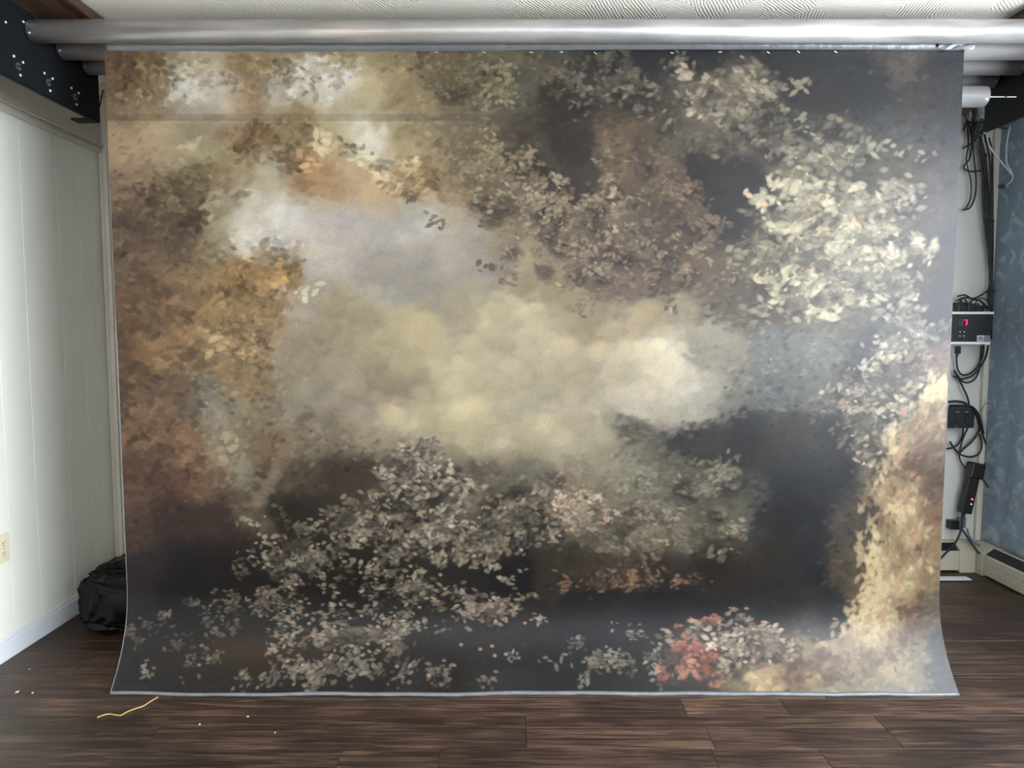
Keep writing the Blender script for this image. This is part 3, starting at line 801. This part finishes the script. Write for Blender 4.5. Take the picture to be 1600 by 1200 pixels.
# hem: narrow pale strip along the foot
v = []; f = []; n = 240
for i in range(n + 1):
    x = BX0 + BW * i / n
    yy, zz = sweep(np.array([TTOT])); yy = float(yy[0]) - BY; 
    zz = .006 + .002 + .0012 * math.sin(x * 7.3) + .001 * math.sin(x * 19 + 2)
    yw = yy + .004 * math.sin(x * 3.1 + .6) + .0025 * math.sin(x * 9 + 1.3)
    jag = .0025 * mnoise.noise((x * 22, 3, 1))
    v += [(x, yw + .004, zz + .0045), (x, yw - .003, zz + .002), (x, yw - .007 + jag, zz - .005)]
for i in range(n):
    for j in range(2):
        a = i * 3 + j; f.append((a, a + 1, a + 4, a + 3))
me = bpy.data.meshes.new('hem'); me.from_pydata(v, [], f); me.update()
hm = obj('foot_hem', me, M['hem_pale'], bd, True)
sm = hm.modifiers.new('s', 'SOLIDIFY'); sm.thickness = .0015
# staples below the tape
for sx in (682, 756, 830, 877, 930, 1050, 1125, 1200, 1247, 1305):
    p = P(sx, 82 + random.uniform(-1, 2), BY)
    o = obj('staple', boxm(-.006, .006, -.0015, .0008, -.0011, .0011), M['staple_metal'], bd)
    o.location = (p.x, -.0015, p.z); o.rotation_euler = (0, random.uniform(-.2, .7), 0)

# ------------------------------------------------------------------ left-hand things
# wall outlet
oz, oy = .448, 2.732
t = thing('wall_outlet', 'cream double power outlet on the left panelled wall', 'outlet', (XL, oy, oz))
obj('cover_plate', boxm(0, .006, -.035, .035, -.057, .057, .003, 2), M['outlet_cream'], t)
for dz in (-.02, .02):
    bm = bmesh.new(); cyl((.006, 0, dz), (.0085, 0, dz), .0165, 20, bm)
    r = obj('receptacle', bm, M['outlet_cream'], t)
    for dy, h in ((-.0065, .009), (.0065, .007)):
        obj('slot', boxm(.0084, .0092, dy - .0013, dy + .0013, dz - h / 2 + .003, dz + h / 2 + .003), M['outlet_slot'], r)
    obj('slot', cyl((.0084, 0, dz - .009), (.0092, 0, dz - .009), .0025, 10), M['outlet_slot'], r)
obj('plate_screw', cyl((.006, 0, 0), (.0078, 0, 0), .003, 10), M['chain_grey'], t)

# black rubbish bag
bag = thing('rubbish_bag', 'black plastic rubbish bag slumped on the floor behind the backdrop', 'bag', (-1.62, 3.12, 0))
bm = bmesh.new()
bmesh.ops.create_icosphere(bm, subdivisions=6, radius=1)
for v_ in bm.verts:
    d = v_.co.normalized()
    q_ = Vector((d.x * 1.6 + 3, d.y * 1.6, d.z * 2.4))
    wq = q_ + Vector((mnoise.noise(q_ * 1.3), mnoise.noise(q_ * 1.3 + Vector((7, 0, 0))), mnoise.noise(q_ * 1.3 + Vector((0, 9, 0))))) * .5
    rid = (1 - min(1, abs(mnoise.noise(wq * 1.5)) * 1.7)) ** 3
    rid2 = (1 - min(1, abs(mnoise.noise(Vector((wq.x * 2.2 + wq.z, wq.y * 2.2, wq.z * 1.1 - wq.x)) * 1.6)) * 1.6)) ** 3
    lump = mnoise.noise(q_ * .7)
    k = 1 + .10 * lump + .08 * rid + .045 * rid2
    sq = lambda a, e: math.copysign(abs(a) ** e, a)
    x = sq(d.x, .46) * .262 * k; y_ = sq(d.y, .5) * .2 * k; z = sq(d.z, .32) * .130 * k
    # sloping shoulder: top falls away to the left, slumps outward at the foot
    if z > 0: x *= 1 - .16 * (z / .142) ** 2; y_ *= 1 - .16 * (z / .142) ** 2
    z += .142
    if z < .012: z = .004 + .008 * max(0, z / .012) if z > 0 else .004
    v_.co = (x, y_, z)
obj('bag_body', bm, M['bag_plastic'], bag, True)
bm = tubem([(.08, -.02, .25), (.085, -.02, .285), (.07, -.03, .30), (.03, -.06, .285)], .03, 14, 8, lambda t: .034 - .03 * min(1, t * 1.6) + .02 * max(0, t - .55))
obj('tied_neck', bm, M['bag_plastic'], bag, True)

# pull cord beside the left bracket
pc = thing('pull_cord', 'thin black pull cord with a pale bead by left bracket', 'cord', P(152, 178, 2.94))
o0 = P(152, 178, 2.94)
obj('cord', tubem([P(163, 131, 2.94) - o0, P(161, 140, 2.94) - o0, P(159, 150, 2.94) - o0, P(156, 164, 2.94) - o0, P(152.5, 174, 2.94) - o0], .0028, 6), M['cable_rubber'], pc)
obj('bead', tubem([P(152, 173, 2.938) - o0, P(152, 176, 2.938) - o0, P(152, 181, 2.938) - o0], .006, 10, 4, lambda t: .003 + .004 * math.sin(math.pi * min(max(t, .1), .9))), M['chain_grey'], pc, True)
obj('cord_clip', tubem([P(162, 132, 2.935) - o0, P(161.5, 140, 2.935) - o0], .007, 8, 0), M['chain_grey'], pc)

# straw-coloured strand and flecks on the floor
pts = [PF(x, y, .0022) for x, y in ((152, 1121), (161, 1117.5), (171, 1115.5), (180, 1117), (189, 1117.5), (199, 1112), (211, 1107.5), (224, 1103), (235, 1096), (247, 1089))]
tag(obj('straw_strand', tubem(pts, .0017, 6), M['straw'], smooth=True), 'thin straw-coloured strand on the floor before the backdrop', 'strand')
for fx0, fy0, rr, lb in ((27, 1082, .006, 'largest pale fleck on the floor near the left baseboard'), (51, 1083, .004, 'pale fleck on the floor just right of the largest one'),
                         (387, 1120, .0035, 'pale fleck on the floor close below the backdrop hem'), (312, 1132, .0035, 'pale fleck on the floor right of the straw strand'),
                         (46, 1046, .003, 'farthest pale fleck, between left baseboard and backdrop'), (430, 1145, .003, 'nearest pale fleck, rightmost on the floor planks')):
    p = PF(fx0, fy0)
    bm = bmesh.new(); bmesh.ops.create_icosphere(bm, subdivisions=1, radius=rr)
    for v_ in bm.verts: v_.co = Vector((v_.co.x * 1.5, v_.co.y, v_.co.z * .35 + rr * .35)) + Vector((random.uniform(-.001, .001), 0, 0))
    o = obj('floor_fleck', bm, M['fleck']); o.location = p; o.rotation_euler.z = random.uniform(0, 3)
    tag(o, lb, 'fleck', 'pale flecks on the floor')

# floor lamp whose warm glow glints in the front tube
lamp = thing('floor_lamp', 'warm glowing floor lamp by the left wall', 'lamp', (-1.87, .3, 0))
obj('base', cyl((0, 0, 0), (0, 0, .025), .12, 32, r1=.11), M['lamp_metal'], lamp)
obj('pole', cyl((0, 0, .025), (0, 0, 1.36), .011, 14), M['lamp_metal'], lamp)
bm = bmesh.new(); bmesh.ops.create_icosphere(bm, subdivisions=3, radius=.035)
bu = obj('bulb', bm, M['lamp_bulb'], lamp, True); bu.location = (0, 0, 1.43)
obj('socket', cyl((0, 0, 1.36), (0, 0, 1.405), .018, 14), M['lamp_metal'], lamp)

# ------------------------------------------------------------------ right-hand things
# curtain
nx, nz = 130, 70; v = []; f = []
for i in range(nx + 1):
    y_ = 2.1 + (3.795 - 2.1) * i / nx
    for j in range(nz + 1):
        z = .165 + (2.40 - .165) * j / nz
        fold = .008 * math.sin(y_ * 21 + .5 * math.sin(z * 2)) + .004 * math.sin(y_ * 47 + z)
        v.append((XR - .018 + fold * (1 - .4 * j / nz), y_, z))
for i in range(nx):
    for j in range(nz):
        a = i * (nz + 1) + j; f.append((a, a + nz + 1, a + nz + 2, a + 1))
me = bpy.data.meshes.new('curtain'); me.from_pydata(v, [], f); me.update()
cu = thing('curtain', 'dark flowered curtain, hazed blue-grey, covering the right wall', 'curtain', (XR, 2.9, 0))
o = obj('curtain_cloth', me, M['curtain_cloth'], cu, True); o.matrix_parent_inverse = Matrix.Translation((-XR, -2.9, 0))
sm = o.modifiers.new('s', 'SOLIDIFY'); sm.thickness = .002
o = obj('curtain_rod', cyl((XR - .018, 2.05, 2.39), (XR - .018, 3.81, 2.39), .006, 12), M['black_steel'], cu); o.matrix_parent_inverse = Matrix.Translation((-XR, -2.9, 0))

# baseboard heaters
HZ = .158
def extr(profile, x0, x1):
    """profile in (y, z), extruded along x"""
    bm = bmesh.new()
    a = [bm.verts.new((x0, p[0], p[1])) for p in profile]; b_ = [bm.verts.new((x1, p[0], p[1])) for p in profile]
    n_ = len(profile)
    for k in range(n_): bm.faces.new((a[k], a[(k + 1) % n_], b_[(k + 1) % n_], b_[k]))
    bm.faces.new(list(reversed(a))); bm.faces.new(b_)
    bmesh.ops.recalc_face_normals(bm, faces=bm.faces)
    return bm
FRONT = [(-.080, .012), (-.080, .062), (-.076, .066), (-.080, .07), (-.080, .112), (-.074, .118), (-.070, .112), (-.070, .012)]
BACK = [(0, 0), (0, HZ), (-.022, HZ), (-.026, .150), (-.008, .150), (-.008, 0)]
def heater(name_label, length, loc, rotz, cap_at=None):
    t = thing('baseboard_heater', name_label, 'heater', loc, (0, 0, rotz))
    obj('front_cover', extr(FRONT, 0, length), M['heater_paint'], t)
    obj('back_panel', extr(BACK, 0, length), M['heater_paint'], t)
    obj('louvre', extr([(-.069, .112), (-.066, .116), (-.026, .146), (-.03, .14)], 0, length), M['heater_slot'], t)
    obj('fin_core', boxm(0, length, -.062, -.012, .03, .1), M['heater_slot'], t)
    if cap_at is not None:
        a, b_ = cap_at
        obj('end_cap', extr([(-.084, 0), (-.084, .118), (-.074, .126), (-.02, HZ + .004), (0, HZ + .004), (0, 0)], a, b_), M['heater_paint'], t)
    return t
hx0, hx1 = 1.3, XR - .086
heater('cream baseboard heater along the back wall behind the backdrop', hx1 - hx0, (hx0, YB, 0), 0, (hx1 - hx0 - .085, hx1 - hx0 - .001))
heater('cream baseboard heater along the right wall below the curtain', 3.81 - 2.0, (XR, YB - .004, 0), -math.pi / 2, (.001, .13))

# white strip lying on the floor before the back heater
a = PF(1519, 908.5); b_ = PF(1513, 902)
t = thing('floor_strip', 'flat white plastic strip on the floor before back heater', 'strip', (a.x, a.y, 0))
obj('strip_top', boxm(-.75, 0, 0, .05, .004, .010, .0015), M['white_plastic'], t)
obj('strip_foot', boxm(-.75, -.01, .008, .05, 0, .004), M['black_plastic'], t)

# lighting controller: dark box with two white rails
YC = 3.66
p_tl = P(1490, 487, YC); p_br = P(1549, 538, YC)
cx0, cx1, cz0, cz1 = 2.16, p_br.x, p_br.z, p_tl.z
ctl = thing('lighting_controller', 'dark wall-mounted lighting controller with red digit and white rails', 'controller', (cx1, YC, cz0))
W_ = cx1 - cx0; H_ = cz1 - cz0
obj('body', boxm(-W_, -.004, .002, YB - YC - .001, .012, H_ - .012, .002), M['black_plastic'], ctl)
obj('rail', boxm(-W_ - .02, .004, -.004, YB - YC - .001, H_ - .013, H_, .001), M['white_plastic'], ctl)
obj('rail', boxm(-W_ - .02, -.008, -.004, YB - YC - .001, 0, .013, .001), M['white_plastic'], ctl)
def loc(x, y, d=YC):
    p = P(x, y, d); return p.x - cx1, p.z - cz0
dx, dz = loc(1504.5, 504)
dsp = obj('display', boxm(dx - .024, dx + .024, -.0005, .003, dz - .017, dz + .017, .001), M['display_dark'], ctl)
def seg_digit(cx_, cz_, h, on, m_on):
    """seven-segment digit; on = string of segment letters"""
    w2, h2, th, sl = h * .33, h / 2, h * .09, .16
    S = {'a': ((-w2, h2), (w2, h2)), 'b': ((w2, h2), (w2, 0)), 'c': ((w2, 0), (w2, -h2)), 'd': ((-w2, -h2), (w2, -h2)), 'e': ((-w2, 0), (-w2, -h2)), 'f': ((-w2, h2), (-w2, 0)), 'g': ((-w2, 0), (w2, 0))}
    for k in on:
        (xa_, za), (xb_, zb) = S[k]
        x0_, x1_ = sorted((xa_ + sl * za, xb_ + sl * zb)); z0_, z1_ = sorted((za, zb))
        obj('segment', boxm(cx_ + x0_ - th / 2, cx_ + x1_ + th / 2, -.0016, -.0004, cz_ + z0_ - th / 2, cz_ + z1_ + th / 2), m_on, dsp)
seg_digit(dx + .011, dz, .026, 'abc', M['digit_on'])
seg_digit(dx - .012, dz, .026, 'abcdefg', M['digit_off'])
for bx, by in ((1500, 518.5), (1506.5, 518.5), (1499.5, 525), (1506, 525)):
    ax, az = loc(bx, by)
    obj('button', cyl((ax, .002, az), (ax, -.003, az), .0036, 12), M['sticker_pale'], ctl)
sx0, sz1 = loc(1527, 524); sx1, sz0 = loc(1547, 533.5)
smid = sx0 + (sx1 - sx0) * .52
st_ = obj('sticker', boxm(sx0, smid, .0005, .003, sz0, sz1), M['sticker_pale'], ctl)
obj('sticker', boxm(smid, sx1, .0006, .003, sz0, sz1), M['sticker_grey'], ctl)
# emblem on the sticker: oval ring with a small dark crest
ecx, ecz = (sx0 + smid) / 2, (sz0 + sz1) / 2 - .002
obj('emblem', tubem([(ecx + .012 * math.cos(a_), -.0002, ecz + .006 * math.sin(a_)) for a_ in [2 * math.pi * k / 20 for k in range(21)]], .0014, 6, 0), M['ink_dark'], st_)
obj('emblem', boxm(ecx - .008, ecx + .008, -.0008, .0005, ecz - .0012, ecz + .0012), M['ink_red'], st_)
obj('emblem', boxm(ecx - .004, ecx + .005, -.0008, .0005, ecz + .006, ecz + .011), M['ink_dark'], st_)

CR = M['cable_rubber']
def cable(label, pts, r=.0042, d=None, name='cable', m=CR, group='loose black cables at the back right'):
    d = 3.79 if d is None else d
    ps = [P(p[0], p[1], p[2] if len(p) > 2 else d) for p in pts]
    return tag(obj(name, tubem(ps, r, 7, 8), m, smooth=True), label, 'cable', group)

# power adapters piled on the controller
for i, (x0_, x1_, y0_, y1_, lb) in enumerate(((1498, 1512, 472, 487, 'black power adapter on controller top nearest the backdrop'),
                                              (1513, 1526, 474, 487, 'black power adapter in the middle of the controller top'),
                                              (1527, 1538, 477, 487, 'small black power adapter at right of the controller top'))):
    a = P(x0_, y0_, 3.72); b_ = P(x1_, y1_, 3.72)
    t = thing('power_adapter', lb, 'adapter', ((a.x + b_.x) / 2, 3.72, cz1), group='power adapters on the controller')
    w_ = (b_.x - a.x) / 2; h_ = max(.02, a.z - cz1)
    obj('case', boxm(-w_, w_, 0, .05, .001, h_, .004, 2), M['black_plastic'], t)
    obj('cord_neck', cyl((0, .02, h_ - .002), (0, .02, h_ + .012), .006, 8, r1=.004), CR, t)
cable('black cable arching over the adapters from backdrop edge', [(1496, 463, 3.74), (1508, 461, 3.74), (1520, 468, 3.74), (1532, 470, 3.74), (1541, 478, 3.74), (1549, 486, 3.74)])
cable('black cable rising from adapters to the hanging bundle', [(1494, 470, 3.73), (1506, 465, 3.75), (1522, 466, 3.77), (1535, 460, 3.78), (1543, 454, 3.78), (1547, 446, 3.785)])
cable('black cable curling low across the three adapters', [(1496, 476, 3.70), (1505, 466, 3.70), (1514, 475, 3.70), (1522, 467, 3.70), (1534, 473, 3.71), (1543, 486, 3.71)])
cable('thin black cable dropping behind the right adapter', [(1524, 474, 3.715), (1531, 466, 3.73), (1540, 468, 3.74), (1548, 476, 3.74), (1551, 486, 3.74)], .003)

# hanging bundle of cords down the wall
bd0 = P(1545, 330, 3.78)
bun = thing('cable_bundle', 'long bundle of black cords hanging down the back wall', 'cables', bd0)
B = [[(1516, 180), (1530, 215), (1538, 262), (1541, 320), (1545, 390), (1550, 450), (1548, 520)],
     [(1510, 188), (1526, 200), (1536, 245), (1540, 310), (1543, 365), (1547, 440), (1549, 500)],
     [(1520, 184), (1536, 230), (1545, 300), (1546, 350), (1547, 410), (1548, 460), (1549, 530)],
     [(1524, 190), (1540, 250), (1543, 320), (1551, 360), (1545, 400), (1549, 455), (1549, 510)],
     [(1528, 195), (1534, 260), (1536, 320), (1541, 370), (1549, 425), (1543, 465), (1550, 486)],
     [(1531, 205), (1542, 270), (1547, 330), (1549, 380), (1548, 430), (1548, 470), (1550, 500)],
     [(1538, 210), (1547, 255), (1549, 320), (1550, 370), (1549, 430), (1548, 470), (1550, 490)],
     [(1545, 215), (1550, 240), (1551, 300), (1551, 380), (1550, 440), (1550, 480), (1549, 500)]]
for i, st in enumerate(B):
    obj('cord', tubem([P(x, y, 3.775 + .004 * (i % 4)) - bd0 for x, y in st], .0048, 7, 8), CR, bun, True)
for (x, y) in ((1546, 345), (1548, 455)):
    p = P(x, y, 3.78) - bd0
    obj('cable_tie', tubem([(p.x + .024 * math.cos(a_), p.y + .016 * math.sin(a_), p.z) for a_ in [2 * math.pi * k / 16 for k in range(17)]], .0025, 6, 0), M['black_plastic'], bun)

cable('black cable in a wide hanging loop beside the backdrop, upper right', [(1505, 205), (1512, 190), (1518, 215), (1516, 245), (1506, 262), (1522, 268), (1538, 262), (1541, 240)])
cable('black cable sagging in a shallow arc near the upper tube', [(1504, 232), (1520, 222), (1534, 205), (1536, 190)])
cable('black cable hooking back behind the backdrop at mid height', [(1519, 195), (1521, 240), (1525, 280), (1523, 308), (1515, 325), (1504, 328)])
cable('black cable falling straight from the short tube to a hook', [(1511, 185), (1513, 225), (1510, 250), (1517, 285), (1516, 310), (1508, 328)], .0034)
cable('pale grey cord swinging in a curve beside the curtain', [(1578, 197), (1573, 225), (1573, 255), (1580, 268), (1582, 280), (1571, 291)], .0037, 3.5, m=M['pale_cord'], group='pale cords at upper right')
cable('pale grey cord slanting from bundle towards the curtain', [(1541, 208), (1546, 228), (1560, 248), (1572, 262), (1580, 272)], .0033, 3.5, m=M['pale_cord'], group='pale cords at upper right')
p = P(1570, 291, 3.5)
t = thing('cable_connector', 'small dark cable connector with shiny tips beside the curtain', 'connector', p)
obj('shell', boxm(-.03, .0, -.008, .008, -.01, .008, .003), M['black_plastic'], t)
for k in range(2):
    for j in range(2):
        obj('tip', cyl((0, -.004, -.006 + k * .009), (.012 + j * .004, -.004 + j * .004, -.006 + k * .009), .0028, 8), M['axle_steel'], t)
# two flat adapters hung in the cords near the short tube
for (x, y, rot, lb) in ((1533, 199, .38, 'flat black adapter with pale printed outline hanging in cords'), (1573, 184, .3, 'flat black adapter hanging nearest the right bracket')):
    p = P(x, y, 3.72 if x < 1550 else 3.48)
    t = thing('hanging_adapter', lb, 'adapter', p, (0, rot, 0), 'flat adapters among the cords')
    obj('case', boxm(-.026, .026, 0, .03, -.045, .045, .004, 2), M['black_plastic'], t)
    bm = bmesh.new()
    for (a0, a1, c0, c1) in ((-.021, .021, .036, .038), (-.021, .021, -.038, -.036), (-.021, -.0195, -.038, .038), (.0195, .021, -.038, .038)):
        add_box(bm, a0, a1, -.001, .0005, c0, c1)
    obj('printed_outline', bm, M['sticker_grey'], t)
    if x > 1550:
        obj('cord', tubem([(0, .015, .045), (-.02, .015, .075), Vector((2.285, 3.495, 2.404)) - p], .0035, 7), CR, t).rotation_euler = (0, 0, 0)
    for k in range(4):
        obj('printed_mark', boxm(-.008, .004 + .003 * (k % 2), -.001, .0005, -.02 + k * .011, -.016 + k * .011), M['sticker_grey'], t)
# small grey bracket end with cord plugs under the short tube
p = P(1517, 178, 3.70)
t = thing('plug_cluster', 'cluster of grey cord plugs just under the short tube', 'plugs', p)
for k, (a, c) in enumerate(((-.03, 0), (-.008, .004), (.016, -.002), (.036, -.004))):
    obj('plug', tubem([(a, 0, .03 + c), (a + .002, 0, .0 + c), (a + .006, 0, -.03 + c)], .011, 10, 4, lambda t_: .012 - .006 * t_), M['sticker_grey'] if k % 2 else M['black_plastic'], t, True)
obj('plug_bar', boxm(-.05, .03, -.006, .006, .03, .038, .002), M['white_plastic'], t)

# U-shaped loops below the controller
cable('black cable in a deep U below the controller rail', [(1537, 540, 3.74), (1535, 556), (1528, 572), (1517, 583), (1505, 586), (1497, 578), (1494.5, 560), (1496, 542, 3.74)], .0046)
cable('black cable in a flat U reaching behind the backdrop edge', [(1544, 540, 3.74), (1541, 556), (1533, 572), (1519, 587), (1503, 592), (1490, 588)], .0046)
cable('black cable in the lowest U below the controller', [(1533, 540, 3.74), (1532, 560), (1530, 578), (1523, 592), (1512, 598), (1502, 594), (1491, 578)], .0046)
cable('black cable running from the loops down to switch box', [(1491, 580), (1498, 592), (1506, 608), (1512, 622), (1515, 638)], .0046)
a = P(1494, 541, 3.72)
t = thing('cord_plug', 'black cord plug sticking out below the controller', 'plug', a)
obj('plug_body', boxm(-.002, .022, -.01, .012, -.04, 0, .003), M['black_plastic'], t)
obj('strain_relief', cyl((.008, 0, -.04), (.004, 0, -.065), .007, 8, r1=.004), CR, t)

# switch box
a = P(1480, 638, 3.73); b_ = P(1522, 669, 3.73)
t = thing('switch_box', 'black double switch box on the back wall', 'switch box', (b_.x, 3.73, b_.z))
W2 = b_.x - a.x; H2 = a.z - b_.z
obj('case', boxm(-W2, 0, 0, YB - 3.73 - .001, 0, H2, .003, 2), M['black_plastic'], t)
obj('top_lip', boxm(-W2, .002, -.003, .02, H2 - .004, H2 + .002), M['ink_dark'], t)
for k, (xa_, w_) in enumerate(((1496, 6), (1511, 6))):
    q_ = P(xa_, 653, 3.73); c_ = q_.x - b_.x
    sw = obj('rocker', boxm(c_ - .012, c_ + .012, -.005, .002, H2 * .28, H2 * .72, .002), M['black_plastic'], t)
    obj('marking', boxm(c_ - .011, c_ + .010 - .006 * k, -.0012, .001, H2 * .80, H2 * .825), M['sticker_pale'], sw)
for xs_, zs_ in ((-.006, .006), (-.006, H2 - .008)):
    obj('screw', cyl((xs_, 0, zs_), (xs_, -.002, zs_), .0028, 8), M['sticker_grey'], t)
c_ = P(1494, 663, 3.73).x - b_.x
obj('marking', boxm(c_ - .006, c_ + .008, -.0008, .001, .006, .009), M['sticker_grey'], t)
obj('marking', boxm(c_ - .002, c_ + .001, -.0008, .001, .016, .019), M['sticker_grey'], t)

cable('black cable arching over the switch box top', [(1480, 628), (1494, 627), (1506, 629), (1514, 635), (1520, 637), (1528, 646), (1533, 662), (1537, 678)], .006)
cable('thick black cable hanging right of the switch box', [(1484, 634), (1508, 634, 3.72), (1519, 636, 3.72), (1524, 645, 3.73), (1529, 660, 3.76), (1530, 672), (1520, 688), (1507, 700), (1500, 707)], .006)
cable('black cable looping under the switch box to the right', [(1484, 690), (1492, 702), (1503, 711), (1518, 714), (1530, 708), (1534, 695), (1531, 678)], .0052)
cable('black cable from switch box underside to the power strip', [(1512, 669, 3.75), (1506, 682), (1501, 698), (1499, 714), (1504, 726), (1513, 734, 3.76)], .0042)
cable('black cable from switch box sweeping left behind backdrop', [(1505, 669, 3.75), (1503, 684), (1496, 695), (1486, 700), (1478, 701)], .0048)
cable('black cable bowing beside the corner trim to power strip', [(1532, 668), (1537, 684), (1542, 698), (1543, 712), (1539, 724), (1535, 734, 3.76), (1528, 741, 3.75)], .0044)
cable('thin grey wire bowed across the corner trim', [(1537, 660, 3.77), (1533, 645, 3.77), (1538, 633, 3.77), (1544, 629, 3.77), (1549, 636, 3.77), (1545, 650, 3.77)], .002, m=M['sticker_grey'])
cable('pale wrapped cord end beside the switch box', [(1533, 642, 3.75), (1535, 655, 3.75), (1540, 671, 3.75)], .005, m=M['pale_cord'])

# power strip hanging at a slant
a = P(1526, 723, 3.75); b_ = P(1508, 802, 3.75)
ax_v = (a - b_); Ls = ax_v.length
ps_ = thing('power_strip', 'black power strip with red light hanging at a slant', 'power strip', b_, (0, math.atan2(ax_v.x, ax_v.z), 0))
bm = bmesh.new(); add_box(bm, -.03, .03, -.012, .028, 0, Ls * .74, .006, 2)
obj('body', bm, M['black_plastic'], ps_)
obj('plug_head', boxm(-.036, .036, -.03, .028, Ls * .70, Ls, .008, 2), M['black_plastic'], ps_)
obj('indicator', boxm(.006, .018, -.014, -.010, Ls * .285, Ls * .31), M['led_red'], ps_)
obj('indicator', cyl((.012, -.011, Ls * .2), (.012, -.0145, Ls * .2), .004, 10), M['led_white'], ps_)
for k in range(3):
    so = obj('socket', boxm(-.018, .018, -.0135, -.010, Ls * (.38 + k * .11), Ls * (.38 + k * .11) + .024, .002), M['cable_rubber'], ps_)
obj('strain_relief', cyl((-.004, .005, 0), (-.006, .005, -.035), .011, 10, r1=.007), CR, ps_)
cable('black cable leaving the power strip towards the curtain', [(1529, 746, 3.74), (1535, 749, 3.72), (1540, 755, 3.71), (1544, 762, 3.70)], .0052)

# wall socket with plug, cords to the floor
a = P(1486, 828, 3.77); b_ = P(1516, 811, 3.77)
t = thing('wall_socket', 'low wall socket with a square black plug in it', 'outlet', (a.x, 3.77, a.z))
W3 = b_.x - a.x
obj('cover_plate', boxm(W3 * .55, W3, .03, YB - 3.77 - .001, 0, b_.z - a.z, .003), M['sticker_grey'], t)
obj('plug_block', boxm(0, W3 * .46, 0, YB - 3.77 - .001, 0, .048, .003), M['black_plastic'], t)
cable('black cable from power strip down to the square plug', [(1505, 804, 3.755), (1503, 814, 3.75), (1503, 822, 3.75), (1500, 828, 3.75)], .0066)
cable('black cable from low socket curving left to the floor', [(1502, 826, 3.745), (1498, 838, 3.74), (1490, 852, 3.72), (1480, 862, 3.70), (1466, 876, 3.68)], .0055)
cable('black cable from low socket slanting right over the heater', [(1503, 827, 3.745), (1511, 838, 3.74), (1520, 852, 3.725), (1530, 864, 3.71), (1538, 868, 3.70), (1546, 871, 3.66)], .0055)
cable('grey flat cord from the socket to the heater corner', [(1511, 826, 3.765), (1514, 836, 3.76), (1520, 846, 3.75), (1528, 851, 3.745), (1532, 853, 3.74)], .0055, m=M['sticker_grey'])
